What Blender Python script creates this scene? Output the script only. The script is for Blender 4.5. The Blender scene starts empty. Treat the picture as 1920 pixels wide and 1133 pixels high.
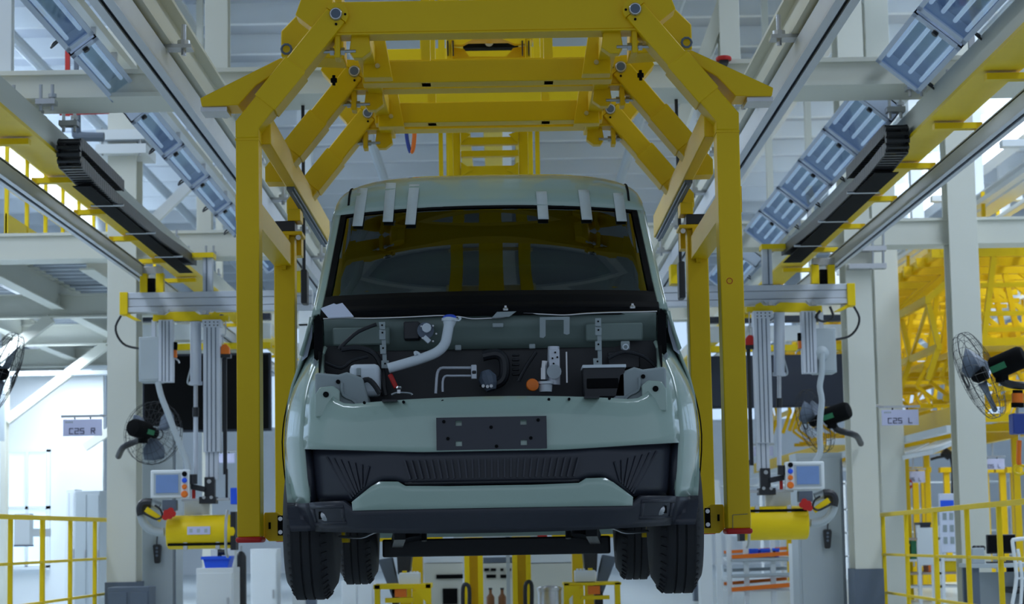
import bpy, math, random
from mathutils import Vector, Matrix
random.seed(7)
S = bpy.context.scene
COL = S.collection
# ---------------------------------------------------------------- camera
FPX, CZ = 4000.0, 0.95
YAW, PITCH, ROLL = 0.0057, 0.1092, 0.0178
RC = Matrix.Rotation(-YAW, 3, 'Z') @ Matrix.Rotation(math.pi/2+PITCH, 3, 'X') @ Matrix.Rotation(-ROLL, 3, 'Z')
cam = bpy.data.cameras.new('camera'); camo = bpy.data.objects.new('camera', cam); COL.objects.link(camo)
cam.sensor_fit = 'HORIZONTAL'; cam.sensor_width = 36.0; cam.lens = FPX/1920*36
cam.clip_start = 0.1; cam.clip_end = 300
camo.matrix_world = Matrix.Translation((0, 0, CZ)) @ RC.to_4x4()
cam.dof.use_dof = True; cam.dof.focus_distance = 9.1; cam.dof.aperture_fstop = 6.5
S.camera = camo
# ---------------------------------------------------------------- world, lamps, added fill, exposure
W = bpy.data.worlds.new('daylight'); S.world = W; W.use_nodes = True
bg = W.node_tree.nodes['Background']
bg.inputs[0].default_value = (0.67, 0.81, 1.0, 1); bg.inputs[1].default_value = 0.78
def area(name, loc, sx, sy, power, col=(0.75, 0.86, 1.0), rot=(0, 0, 0)):
    l = bpy.data.lights.new(name, 'AREA'); l.shape = 'RECTANGLE'; l.size = sx; l.size_y = sy
    l.energy = power; l.color = col
    o = bpy.data.objects.new(name, l); o.location = loc; o.rotation_euler = rot; COL.objects.link(o)
area('roof_fill', (-8.5, 34, 8.3), 1.6, 26, 2700)  # area fill added under the roof to brighten the hall, no real fixtures
area('roof_fill', (8.5, 34, 8.3), 1.6, 26, 2700)
area('roof_fill', (-6.0, 14, 8.3), 1.2, 12, 650)
area('roof_fill', (6.0, 14, 8.3), 1.2, 12, 650)
area('mezzanine_lamp', (-6.6, 29, 3.6), 1.2, 9, 560)
S.view_settings.view_transform = 'Standard'; S.view_settings.look = 'None'
S.view_settings.gamma = 1; S.view_settings.use_curve_mapping = False
S.view_settings.exposure = -0.42
# ---------------------------------------------------------------- helpers
def P(x, y, Y):
    d = RC @ Vector(((x-960)/FPX, -(y-566.5)/FPX, -1)); return Vector((0, 0, CZ)) + d*(Y/d.y)
def lin(c):
    return tuple((v/12.92 if v <= .04045 else ((v+.055)/1.055)**2.4) for v in (k/255 for k in c))
MATS = {}
def mat(name, rgb, rough=.5, metal=0, coat=0, spec=.5, noise=.06, scale=6, emit=None, alpha=None, bump=0):
    m = bpy.data.materials.new(name); m.use_nodes = True; nt = m.node_tree; n = nt.nodes; L = nt.links
    b = n['Principled BSDF']; c = lin(rgb)
    b.inputs['Roughness'].default_value = rough; b.inputs['Metallic'].default_value = metal
    b.inputs['Specular IOR Level'].default_value = spec; b.inputs['Coat Weight'].default_value = coat; b.inputs['Coat Roughness'].default_value = .04
    if noise:
        tc = n.new('ShaderNodeTexCoord'); t = n.new('ShaderNodeTexNoise'); t.inputs['Scale'].default_value = scale
        t.inputs['Detail'].default_value = 4
        r = n.new('ShaderNodeMapRange'); r.inputs['To Min'].default_value = 1-noise; r.inputs['To Max'].default_value = 1+noise
        mx = n.new('ShaderNodeMix'); mx.data_type = 'RGBA'; mx.blend_type = 'MULTIPLY'; mx.inputs[0].default_value = 1
        mx.inputs[6].default_value = (*c, 1)
        L.new(tc.outputs['Object'], t.inputs['Vector']); L.new(t.outputs['Fac'], r.inputs['Value'])
        L.new(r.outputs['Result'], mx.inputs[7]); L.new(mx.outputs[2], b.inputs['Base Color'])
        if bump:
            bp = n.new('ShaderNodeBump'); bp.inputs['Strength'].default_value = bump; bp.inputs['Distance'].default_value = .01
            L.new(t.outputs['Fac'], bp.inputs['Height']); L.new(bp.outputs['Normal'], b.inputs['Normal'])
    else: b.inputs['Base Color'].default_value = (*c, 1)
    if emit:
        b.inputs['Emission Color'].default_value = (*lin(emit[0]), 1); b.inputs['Emission Strength'].default_value = emit[1]
    MATS[name] = m; return m
def glassmat(name, tint, trans, rough=.02, ior=1.5):
    m = bpy.data.materials.new(name); m.use_nodes = True; nt = m.node_tree; n = nt.nodes; L = nt.links
    n.remove(n['Principled BSDF']); out = n['Material Output']
    tr = n.new('ShaderNodeBsdfTransparent'); tr.inputs[0].default_value = (*[v*trans for v in lin(tint)], 1)
    gl = n.new('ShaderNodeBsdfGlossy'); gl.inputs['Roughness'].default_value = rough; gl.inputs[0].default_value = (.9, .95, .95, 1)
    lw = n.new('ShaderNodeLayerWeight'); lw.inputs[0].default_value = .5     # reflectance grows towards grazing, same from both sides
    pw = n.new('ShaderNodeMath'); pw.operation = 'POWER'; pw.inputs[1].default_value = 3.0; L.new(lw.outputs['Facing'], pw.inputs[0])
    fr = n.new('ShaderNodeMath'); fr.operation = 'MULTIPLY_ADD'; fr.inputs[1].default_value = (ior-1)*1.3; fr.inputs[2].default_value = (ior-1)*.1; L.new(pw.outputs[0], fr.inputs[0])
    mx = n.new('ShaderNodeMixShader'); L.new(fr.outputs[0], mx.inputs[0]); L.new(tr.outputs[0], mx.inputs[1]); L.new(gl.outputs[0], mx.inputs[2])
    L.new(mx.outputs[0], out.inputs['Surface']); MATS[name] = m; return m
YEL = mat('yellow_enamel', (229, 189, 0), .42, spec=.3, noise=.05, scale=2.5)
YEL2 = mat('yellow_enamel_pale', (240, 206, 10), .45, spec=.3, noise=.05)
PAINT = mat('sage_green_paint', (156, 179, 168), .28, coat=1.0, noise=.015, scale=1)
PAINT_SHADE = mat('sage_paint_shaded', (110, 127, 122), .5, noise=.06)  # body paint darkened in colour for the shade inside the engine bay
PRIMD = mat('grey_sheet_metal', (150, 162, 165), .45, noise=.06)
BLK = mat('black_plastic', (28, 30, 36), .45, noise=.1, scale=20)
CLAD = mat('charcoal_cladding', (42, 45, 56), .38, noise=.05, scale=30)
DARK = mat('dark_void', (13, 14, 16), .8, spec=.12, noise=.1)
RUB = mat('tyre_rubber', (30, 31, 36), .7, noise=.12, scale=18)
CREAM = mat('cream_steel', (218, 219, 208), .5, noise=.03, scale=1.5)
WHITE = mat('white_steel', (226, 232, 236), .5, noise=.03, scale=1.5)
ROOF = mat('roof_sheet', (184, 192, 202), .6, noise=.04, scale=.8)
ALU = mat('anodised_aluminium', (204, 210, 220), .42, metal=.2, noise=.04)
STEEL = mat('zinc_steel', (190, 192, 195), .3, metal=.9, noise=.08, scale=30)
GREY = mat('grey_cabinet', (176, 186, 192), .5, noise=.03)
GREYD = mat('slate_grey', (92, 104, 120), .55, noise=.05)
NAVY = mat('dark_screen', (38, 46, 62), .4, noise=.08)
RED = mat('red_plastic', (190, 28, 22), .5, noise=.04)
ORANGE = mat('orange_plastic', (240, 120, 20), .45, noise=.04)
AMBER = mat('amber_lens', (250, 150, 20), .25, noise=.04)
BLUE = mat('blue_plastic', (30, 90, 235), .45, noise=.04)
NAVYB = mat('blue_enamel', (40, 66, 150), .45, noise=.05)
NAT = mat('translucent_white_plastic', (214, 224, 232), .4, noise=.03)
TAPE = mat('masking_tape', (196, 206, 206), .75, noise=.05, scale=40)
PAPER = mat('paper', (216, 222, 240), .8, noise=.02)
LILAC = mat('sign_lilac', (206, 208, 240), .5, noise=.02)
INK = mat('sign_ink', (52, 54, 92), .6, noise=0)
SCREEN = mat('screen_blue', (90, 120, 170), .15, noise=.12, scale=9, emit=((110, 140, 190), .25))
FLOORM = mat('floor_epoxy', (196, 206, 208), .3, noise=.08, scale=.6)
TUBE = mat('fluorescent_tube', (235, 240, 250), .4, noise=0, emit=((215, 230, 255), .5))
LOUV = mat('mirror_reflector', (206, 214, 228), .22, metal=.75, noise=.05)
HOUS = mat('lamp_housing', (200, 214, 238), .45, noise=.03)
WOOD = mat('grey_brown_board', (176, 160, 148), .6, noise=.08)
SKYG = mat('window_daylight', (200, 225, 250), .5, noise=0, emit=((205, 228, 255), 1.0))
GREEN = mat('green_plastic', (40, 120, 80), .5, noise=.05)
BOTTLE = mat('brown_bottle', (120, 74, 30), .3, noise=.05)
GLASS = glassmat('windscreen_glass', (120, 150, 130), .55)
PANE = glassmat('clear_pane', (235, 245, 250), .95, ior=1.18)
def wpos(o):
    v = Vector((0, 0, 0))
    while o is not None: v = v + o.location; o = o.parent
    return v
class MB:
    def __init__(s): s.v = []; s.f = []
    def add(s, vs, fs):
        o = len(s.v); s.v += [Vector(p) for p in vs]; s.f += [tuple(i+o for i in f) for f in fs]; return s
    def hexa(s, c): return s.add(c, [(0,3,2,1),(4,5,6,7),(0,1,5,4),(1,2,6,5),(2,3,7,6),(3,0,4,7)])
    def box(s, x0, x1, y0, y1, z0, z1):
        x0, x1 = sorted((x0, x1)); y0, y1 = sorted((y0, y1)); z0, z1 = sorted((z0, z1))
        return s.hexa([(x0,y0,z0),(x1,y0,z0),(x1,y1,z0),(x0,y1,z0),(x0,y0,z1),(x1,y0,z1),(x1,y1,z1),(x0,y1,z1)])
    def frame(s, d, up):
        d = Vector(d).normalized(); up = Vector(up)
        if abs(d.dot(up.normalized())) > .98: up = Vector((0, 1, 0)) if abs(d.y) < .9 else Vector((1, 0, 0))
        r = d.cross(up).normalized(); return d, r, r.cross(d).normalized()
    def beam(s, a, b, w, h, up=(0, 0, 1), off=(0, 0)):
        a, b = Vector(a), Vector(b); d, r, u = s.frame(b-a, up)
        q = [a+r*(off[0]+i*w/2)+u*(off[1]+j*h/2) for i, j in ((-1,-1),(1,-1),(1,1),(-1,1))]
        return s.hexa(q+[p+(b-a) for p in q])
    def ibeam(s, a, b, w, h, tw=.012, tf=.016, up=(0, 0, 1)):
        s.beam(a, b, tw, h-2*tf, up); s.beam(a, b, w, tf, up, (0, h/2-tf/2)); return s.beam(a, b, w, tf, up, (0, -h/2+tf/2))
    def lathe(s, a, d, prof, n=16, up=(0, 0, 1)):
        a = Vector(a); d, r, u = s.frame(d, up); vs = []; fs = []
        for t, R in prof:
            for k in range(n):
                q = 2*math.pi*k/n; vs.append(a+d*t+(r*math.cos(q)+u*math.sin(q))*R)
        for i in range(len(prof)-1):
            for k in range(n):
                k2 = (k+1) % n; fs.append((i*n+k, i*n+k2, (i+1)*n+k2, (i+1)*n+k))
        fs.append(tuple(range(n-1, -1, -1))); m = (len(prof)-1)*n; fs.append(tuple(range(m, m+n)))
        return s.add(vs, fs)
    def cyl(s, a, b, r, r1=None, n=14):
        a, b = Vector(a), Vector(b); return s.lathe(a, b-a, [(0, r), ((b-a).length, r if r1 is None else r1)], n)
    def tube(s, pts, r, n=8, smooth=3, closed=False):
        p = [Vector(q) for q in pts]
        if smooth > 1 and len(p) > 2:
            o = []; N = len(p)
            for i in range(N if closed else N-1):
                g = (lambda j: p[j % N]) if closed else (lambda j: p[max(0, min(N-1, j))])
                a, b, c, d = g(i-1), g(i), g(i+1), g(i+2)
                for k in range(smooth):
                    t = k/smooth; o.append(.5*((2*b)+(c-a)*t+(2*a-5*b+4*c-d)*t*t+(3*b-a-3*c+d)*t**3))
            if not closed: o.append(p[-1])
            p = o
        vs = []; fs = []; N = len(p); ref = None
        for i in range(N):
            d = (p[(i+1) % N]-p[i-1]) if closed else (p[min(N-1, i+1)]-p[max(0, i-1)])
            d.normalize()
            if ref is None: ref = Vector((0, 0, 1)) if abs(d.z) < .9 else Vector((1, 0, 0))
            u = (ref-d*ref.dot(d)).normalized(); ref = u; w = d.cross(u)
            rr = r[i*len(r)//N] if isinstance(r, (list, tuple)) else r
            for k in range(n):
                q = 2*math.pi*k/n; vs.append(p[i]+(u*math.cos(q)+w*math.sin(q))*rr)
        for i in range(N if closed else N-1):
            j = (i+1) % N
            for k in range(n):
                k2 = (k+1) % n; fs.append((i*n+k, i*n+k2, j*n+k2, j*n+k))
        if not closed: fs += [tuple(range(n-1, -1, -1)), tuple(range((N-1)*n, N*n))]
        return s.add(vs, fs)
    def prism(s, poly, vec):
        n = len(poly); a = [Vector(q) for q in poly]; b = [q+Vector(vec) for q in a]
        return s.add(a+b, [tuple(range(n-1, -1, -1)), tuple(range(n, 2*n))]+[(i, (i+1) % n, (i+1) % n+n, i+n) for i in range(n)])
    def grid(s, rows, skip=None):
        m = len(rows[0]); vs = [p for r in rows for p in r]; fs = []
        for i in range(len(rows)-1):
            for j in range(m-1):
                if skip and skip(i, j): continue
                fs.append((i*m+j, i*m+j+1, (i+1)*m+j+1, (i+1)*m+j))
        return s.add(vs, fs)
    def build(s, name, m, parent=None, bevel=0, solid=0, ang=35):
        org = wpos(parent) if parent is not None else Vector((0, 0, 0))
        if parent is None:
            n = len(s.v); lo = [min(v[i] for v in s.v) for i in range(3)]; hi = [max(v[i] for v in s.v) for i in range(3)]
            org = Vector(((lo[0]+hi[0])/2, (lo[1]+hi[1])/2, lo[2]))
        me = bpy.data.meshes.new(name); me.from_pydata([v-org for v in s.v], [], s.f); me.materials.append(m)
        import bmesh
        bm = bmesh.new(); bm.from_mesh(me); bmesh.ops.recalc_face_normals(bm, faces=bm.faces); bm.to_mesh(me); bm.free()
        me.polygons.foreach_set('use_smooth', [True]*len(me.polygons)); me.set_sharp_from_angle(angle=math.radians(ang))
        o = bpy.data.objects.new(name, me); COL.objects.link(o)
        if parent is not None: o.parent = parent
        else: o.location = org
        if solid:
            md = o.modifiers.new('solid', 'SOLIDIFY'); md.thickness = solid; md.offset = 0
        if bevel:
            md = o.modifiers.new('bevel', 'BEVEL'); md.width = bevel; md.segments = 2; md.limit_method = 'ANGLE'; md.angle_limit = math.radians(40)
        return o
def T(name, label, cat, loc, group=None):
    o = bpy.data.objects.new(name, None); COL.objects.link(o); o.location = Vector(loc); o.empty_display_size = .1
    return tag(o, label, cat, group)
def tag(o, label, cat, group=None):
    o['label'] = label; o['category'] = cat
    if group: o['group'] = group
    return o
def struct(o): o['kind'] = 'structure'; return o
def stuff(o): o['kind'] = 'stuff'; return o
def lab(o, l): o['label'] = l; return o
def again(src, name, parent, dloc=(0, 0, 0)):     # one more piece sharing the mesh
    c = src.copy(); c.name = name; COL.objects.link(c); c.parent = parent; c.location = src.location+Vector(dloc); return c
def copy_thing(root, loc, label=None):
    r = root.copy(); COL.objects.link(r); r.location = Vector(loc)
    if label: r['label'] = label
    for ch in list(root.children):
        c = ch.copy(); COL.objects.link(c); c.parent = r
        for g in list(ch.children):
            d = g.copy(); COL.objects.link(d); d.parent = c
    return r
STROKES = {  # techno letters as strokes on a 4 x 6 cell
 'C': [[(4,6),(0,6),(0,0),(4,0)]], '2': [[(0,6),(4,6),(4,3),(0,3),(0,0),(4,0)]], '5': [[(4,6),(0,6),(0,3),(4,3),(4,0),(0,0)]],
 'R': [[(0,0),(0,6),(4,6),(4,3),(0,3)],[(2,3),(4,0)]], 'L': [[(0,6),(0,0),(4,0)]], '0': [[(0,0),(0,6),(4,6),(4,0),(0,0)]],
 '6': [[(4,6),(0,6),(0,0),(4,0),(4,3),(0,3)]], ' ': [], '4': [[(0,6),(0,3),(4,3)],[(4,6),(4,0)]], '3': [[(0,6),(4,6),(4,0),(0,0)],[(1,3),(4,3)]]}
def letters(txt, org, ux, uz, cell, th, dep, m, par):
    x = 0
    for ch in txt:
        if STROKES[ch]:
            mb = MB()
            for st in STROKES[ch]:
                for a, b in zip(st, st[1:]):
                    p = org+ux*((x+a[0])*cell)+uz*(a[1]*cell); q = org+ux*((x+b[0])*cell)+uz*(b[1]*cell)
                    d = (q-p).normalized()*th/2; mb.beam(p-d, q+d, dep, th, ux.cross(uz).cross(q-p))
            mb.build('letter', m, par)
        x += 6.3
def lerp(a, b, t): return a+(b-a)*t
def tab(t, z):
    if z <= t[0][0]: return t[0][1]
    for (a, p), (b, q) in zip(t, t[1:]):
        if z <= b: return lerp(p, q, (z-a)/(b-a))
    return t[-1][1]
# ================================================================ the hall
MX = -0.16
ZR = 8.6
struct(MB().box(-16, 16, -12, 66, -.2, 0).build('floor', FLOORM))
ceil = struct(MB().box(-16, 16, -2, 66, ZR, ZR+.15).build('ceiling', ROOF))
pl = MB().box(-15.8, 15.8, 9, 9.12, ZR-.3, ZR).build('purlin', WHITE, ceil)
for k in range(1, 30): again(pl, 'purlin', ceil, (0, k*1.9, 0))
for x in (-9, -4.4, .1, 4.6, 9.2):
    MB().ibeam((x, 6, ZR-.62), (x, 65, ZR-.62), .3, .62, .03, .04).build('rafter', WHITE, ceil)
for x in (-6.6, -2.2, 2.4, 6.9):
    MB().cyl((x, 10, ZR-.75), (x, 65, ZR-.75), .09, n=10).build('sprinkler_pipe', GREY, ceil)
wb = struct(MB().box(-16, 16, 62, 62.2, 0, ZR).build('wall_back', WHITE))
for k in range(14):
    x = -13+k*2
    MB().box(x, x+1.5, 61.95, 62, 4.2, 7.2).build('pane', SKYG, wb)
for k in range(14):
    x = -13+k*2
    f = MB().box(x-.05, x+1.55, 61.9, 61.96, 4.12, 4.2).box(x-.05, x+1.55, 61.9, 61.96, 7.2, 7.28).box(x-.05, x, 61.9, 61.96, 4.12, 7.28).box(x+1.5, x+1.55, 61.9, 61.96, 4.12, 7.28).box(x, x+1.5, 61.92, 61.96, 5.68, 5.74)
    f.build('window_frame', WHITE, wb)
for nm, x0, x1 in (('wall_left', -16.2, -16), ('wall_right', 16, 16.2)):
    w = struct(MB().box(x0, x1, 8, 66, 0, ZR).build(nm, WHITE))
    xi = -16 if x0 < 0 else 16; sg = 1 if x0 < 0 else -1
    for k in range(12):
        y = 14+k*4; MB().box(xi, xi+sg*.04, y, y+3, 3.6, 6.4).build('pane', SKYG, w)
# left partition with a window, below the mezzanine
pw = struct(MB().box(-13, -6.35, 34, 34.15, 0, 3.7).build('wall_front', WHITE))
win = struct(MB().box(-7.86, -7.2, 33.9, 34, .62, 2.4).build('window_1', SKYG))
for a in ((-7.9, -7.84, .58, 2.44), (-7.22, -7.16, .58, 2.44), (-7.9, -7.16, .56, .62), (-7.9, -7.16, 2.4, 2.46), (-7.9, -7.16, 1.5, 1.55), (-7.55, -7.5, .6, 2.4)):
    MB().box(a[0], a[1], 33.85, 33.92, a[2], a[3]).build('window_frame', WHITE, win)
# columns
def column(x, Y, w, z1, label, base=True, d=None, z0=0, m=CREAM, nm='steel_column'):
    d = d or w; t = T(nm, label, 'column', (x, Y, z0), 'steel columns')
    MB().box(x-w/2, x+w/2, Y, Y+.02, z0, z1).box(x-w/2, x+w/2, Y+d-.02, Y+d, z0, z1).build('flange', m, t, bevel=.004)
    MB().box(x-w*.28, x+w*.28, Y+.02, Y+d-.02, z0, z1).build('web', m, t)
    if base:
        MB().box(x-w/2-.015, x+w/2+.015, Y-.015, Y+d+.015, z0, z0+.55).build('base_sleeve', GREYD, t)
    return t
column(-3.92, 22, .30, ZR-.9, 'wide cream column left of the van beside the C25 R sign', d=.4)
column(3.73, 22, .27, ZR-.9, 'cream column right of the van beside the C25 L sign', d=.4)
column(4.84, 26.5, .30, ZR-.9, 'cream column behind and right of the C25 L column', base=False)
column(4.84, 22, .30, ZR-.9, 'tall cream column behind the large fan on the right', base=False)
column(-7.08, 30, .22, 3.74, 'slim cream post under the mezzanine at the left', base=False)
column(-7.0, 28.5, .5, 3.5, 'wide grey upper pillar left of the slim mezzanine post', base=False, z0=2.35, m=GREY)
column(-6.95, 29, .2, 3.84, 'white post at the far left edge of the photo', base=False, m=WHITE)
column(-2.2, 16.5, .18, ZR-.9, 'cream hanging post above the left crossbeam', base=False, z0=4.1)
column(1.85, 16.5, .16, ZR-.9, 'cream hanging post above the right crossbeam near the red button', base=False, z0=4.1)
column(-3.35, 14.3, .09, ZR-.9, 'thin white strut at the upper left corner', base=False, z0=4.1, m=WHITE)
column(-2.75, 30, .2, ZR-.9, 'white column behind the left assist lift', m=WHITE)
column(2.75, 30, .2, ZR-.9, 'white column behind the right assist lift', m=WHITE)
column(-2.35, 24.5, .14, 3.0, 'white pole just behind the left yellow hanger post', base=False, m=WHITE)
column(2.3, 24.5, .14, 3.0, 'white pole just behind the right yellow hanger post', base=False, m=WHITE)
# cross beams
def crossbeam(Y, d, z0, z1, x0, x1, label):
    t = T('crossbeam', label, 'beam', (0, Y, z0), 'cream crossbeams')
    MB().box(x0, x1, Y, Y+d, z0, z0+.03).build('lower_flange', CREAM, t); MB().box(x0, x1, Y, Y+d, z1-.03, z1).build('upper_flange', CREAM, t)
    MB().box(x0, x1, Y+.04, Y+d-.04, z0+.03, z1-.03).build('web', CREAM, t)
    return t
cb = crossbeam(14.2, .55, 3.95, 4.14, -6, 6, 'nearest cream crossbeam running behind the top of the yellow hanger')
cb2 = crossbeam(22.2, .4, 3.92, 4.2, -9, 6.5, 'second cream crossbeam behind, carried by the two C25 columns')
crossbeam(30, .4, 3.95, 4.2, -3.9, 5.2, 'third cream crossbeam far behind the van')
# truss braces above the second beam
t = T('roof_brace', 'white diagonal brace above the second beam at the left', 'brace', (-3.3, 22.3, 4.2))
MB().beam((-3.75, 22.3, 4.22), (-3.1, 22.3, 4.85), .1, .1).build('diagonal', WHITE, t)
MB().beam((-3.1, 22.3, 4.85), (-2.75, 22.3, 4.2), .1, .1).build('diagonal', WHITE, t)
MB().box(-3.16, -3.02, 22.2, 22.35, 4.2, 5.6).build('upright', CREAM, t)
t = T('roof_brace', 'cream diagonal brace rising over the right crossbeam', 'brace', (1.5, 16.7, 4.1))
MB().beam((1.45, 16.7, 4.14), (1.85, 16.6, 5.2), .1, .1).build('diagonal', CREAM, t)
MB().beam((1.62, 16.7, 4.14), (1.85, 16.6, 4.8), .06, .06).build('diagonal', WHITE, t)
# ---------------------------------------------------------------- overhead rails
def clamp(t, x, y, z, w=.2):
    MB().box(x-w/2, x+w/2, y-.05, y+.05, z-.02, z+.015).cyl((x-w*.3, y, z-.06), (x-w*.3, y, z+.12), .012, n=8).cyl((x+w*.3, y, z-.06), (x+w*.3, y, z+.12), .012, n=8).cyl((x+w*.3, y, z+.03), (x+w*.3, y, z+.055), .028, n=8).build('clamp', STEEL, t)
for sg, xc_, lbl in ((-1, -1.83, 'left inner overhead rail of cream beam and aluminium track'), (1, 1.68, 'right inner overhead rail of cream beam and aluminium track')):
    t = T('overhead_rail', lbl, 'rail', (xc_, 8, 3.5), 'inner overhead rails')
    MB().box(xc_-.085, xc_+.085, 6, 44, 3.62, 3.64).build('lower_flange', CREAM, t)
    MB().box(xc_-.085, xc_+.085, 6, 44, 3.86, 3.88).build('upper_flange', CREAM, t)
    MB().box(xc_-.02, xc_+.02, 6, 44, 3.64, 3.86).build('web', CREAM, t)
    ax = xc_+sg*.01
    r = MB().box(ax-.06, ax-.045, 6, 44, 3.48, 3.6).box(ax+.045, ax+.06, 6, 44, 3.48, 3.6).box(ax-.045, ax+.045, 6, 44, 3.575, 3.6).box(ax-.06, ax-.012, 6, 44, 3.47, 3.482).box(ax+.012, ax+.06, 6, 44, 3.47, 3.482)
    r.build('aluminium_track', ALU, t)
    MB().box(ax-.02, ax+.02, 6, 44, 3.50, 3.512).build('track_slot', GREYD, t)
    for k in range(12):
        y = 9.6+k*1.75
        MB().box(xc_-sg*.19, xc_+.1*sg, y-.06, y+.06, 3.6, 3.62).cyl((xc_-sg*.14, y, 3.57), (xc_-sg*.14, y, 3.74), .014, n=8).cyl((xc_-sg*.14, y, 3.62), (xc_-sg*.14, y, 3.65), .035, n=10).build('clamp', STEEL, t)
    for y in (14.4, 22.4, 30.2): MB().box(xc_-.13, xc_+.13, y-.06, y+.1, 3.88, 3.955).build('hanger_plate', CREAM, t)
for sg, xo, lbl in ((-1, -3.12, 'left outer overhead rail with yellow beam and slim aluminium track'), (1, 2.92, 'right outer overhead rail with yellow beam and slim aluminium track')):
    t = T('overhead_rail', lbl, 'rail', (xo, 8, 3.4), 'outer overhead rails')
    # yellow C-beam facing the car, cream back beam, track hung outboard
    MB().box(xo-.01, xo+.01, 8, 44, 3.68, 3.86).build('beam_web', CREAM, t)
    MB().box(xo-.01*sg if sg > 0 else xo-.07, xo+.07 if sg > 0 else xo+.01, 8, 44, 3.86, 3.88).build('beam_flange', CREAM, t)
    MB().box(xo-sg*.045, xo+sg*.21, 8, 44, 3.655, 3.68).build('yellow_flange', YEL2, t)
    ax = xo+sg*.30
    MB().box(ax-.05, ax-.035, 8, 44, 3.46, 3.56).box(ax+.035, ax+.05, 8, 44, 3.46, 3.56).box(ax-.05, ax+.05, 8, 44, 3.55, 3.57).box(ax-.05, ax-.015, 8, 44, 3.45, 3.462).box(ax+.015, ax+.05, 8, 44, 3.45, 3.462).build('aluminium_track', ALU, t)
    MB().box(ax-.015, ax+.015, 8, 44, 3.475, 3.485).build('track_slot', DARK, t)
    b0 = None
    for k in range(16):
        y = 9.4+k*1.55
        if b0 is None: b0 = MB().box(xo-sg*.0, ax+.02*sg, y-.04, y+.04, 3.60, 3.64).box(ax-.02, ax+.02, y-.04, y+.04, 3.57, 3.64).build('bracket', YEL2, t)
        else: again(b0, 'bracket', t, (0, k*1.55, 0))
        if k % 2: clamp(t, xo+sg*.1, y+.5, 3.88)
    for y in (14.1, 14.85, 22.1):
        for dx in (-.1, .16): clamp(t, xo+sg*dx, y, 3.9, .13)
    for y in (14.4, 22.4, 30.2): MB().box(xo+sg*.02, xo+sg*.22, y-.06, y+.1, 3.88, 3.955).build('hanger_plate', CREAM, t)
# steam pipe behind the right lamps
t = T('service_pipe', 'grey service pipe running along above the right lamps', 'pipe', (3.3, 10, 4.4))
MB().cyl((3.3, 9, 4.44), (3.3, 29, 4.44), .055, n=12).build('pipe', GREY, t)
for y in (11.5, 14.5, 17.5, 20.5): MB().cyl((3.3, y, 4.44), (3.3, y+.08, 4.44), .07, n=12).build('collar', GREY, t)
for y in (14.5, 22.4): MB().box(3.28, 3.32, y-.02, y+.02, 4.14, 4.4).build('support', STEEL, t)
# ---------------------------------------------------------------- inspection lamps
def lamp(sg, xa, za, xb, zb, y, L, tubes, label, depth=.13):
    a = Vector((xa, y, za)); b = Vector((xb, y, zb)); e = (b-a); wd = e.length; e.normalize()
    nrm = Vector((-e.z, 0, e.x))
    if nrm.z < 0: nrm = -nrm           # points up and away from the car
    t = T('inspection_lamp', label, 'lamp', (a+b)/2+Vector((0, L/2, 0)), 'inspection lamps')
    ly = Vector((0, L, 0)); D = nrm*depth; rim = .022
    def slab(p, q, dy0, dy1, d0, d1):
        A = p+Vector((0, dy0, 0)); B = q+Vector((0, dy0, 0)); A2 = p+Vector((0, dy1, 0)); B2 = q+Vector((0, dy1, 0))
        return [A+nrm*d0, B+nrm*d0, B2+nrm*d0, A2+nrm*d0, A+nrm*d1, B+nrm*d1, B2+nrm*d1, A2+nrm*d1]
    m = MB(); m.hexa(slab(a, b, 0, L, depth-.01, depth)); m.hexa(slab(a, a+e*.01, 0, L, 0, depth)); m.hexa(slab(b-e*.01, b, 0, L, 0, depth))
    m.hexa(slab(a, b, 0, .012, 0, depth)); m.hexa(slab(a, b, L-.012, L, 0, depth)); m.build('housing', HOUS, t)
    m = MB(); m.hexa(slab(a, a+e*rim*1.4, 0, L, -.006, .004)); m.hexa(slab(b-e*rim*1.4, b, 0, L, -.006, .004)); m.hexa(slab(a, b, 0, .08, -.006, .004)); m.hexa(slab(a, b, L-.08, L, -.006, .004)); m.build('frame', HOUS, t)
    MB().hexa(slab(a+e*.012, b-e*.012, .012, L-.012, depth-.03, depth-.015)).build('reflector', LOUV, t)
    for k in range(tubes):
        p = a+e*(wd*(k+.5)/tubes)+nrm*(depth*.5)
        MB().cyl(p+Vector((0, .05, 0)), p+Vector((0, L-.05, 0)), .014, n=8).build('tube', TUBE, t)
    MB().hexa(slab(a+e*rim, b-e*rim, .07, L-.07, .004, .008)).build('pane', PANE, t)
    MB().cyl((a+b)/2+Vector((0, .04, 0))-nrm*.008, (a+b)/2+Vector((0, .04, 0))-nrm*.03, .02, n=8).build('latch_knob', BLK, t)
    # hanger strap to the beams above
    c = (a+b)/2+nrm*depth
    MB().beam(c+Vector((0, L*.5, 0)), (c.x, y+L*.5, c.z+.22), .03, .03, (0, 1, 0)).build('hanger_strap', STEEL, t)
    o = b if sg > 0 else a
    cp = [o+Vector((0, L-.1, 0))+nrm*.06, o+Vector((sg*.06, L-.02, -.02))+nrm*.06, o+Vector((sg*.05, L+.02, .02))+nrm*.06, o+Vector((sg*.0, L+.04, .03))+nrm*.08]
    MB().tube(cp, .008, 6).build('cable', BLK, t)
    return t
ordn = ['nearest', 'second', 'third', 'fourth', 'fifth', 'sixth', 'seventh', 'eighth', 'ninth']
for k, y in enumerate((11.2, 12.62, 14.95, 16.35, 17.75, 19.15, 20.55, 23.2, 24.6)):
    lamp(1, 2.535, 4.06, 2.815, 3.83, y, 1.34, 4, ordn[k]+' blue-white framed inspection lamp in the row along the right side')
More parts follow.
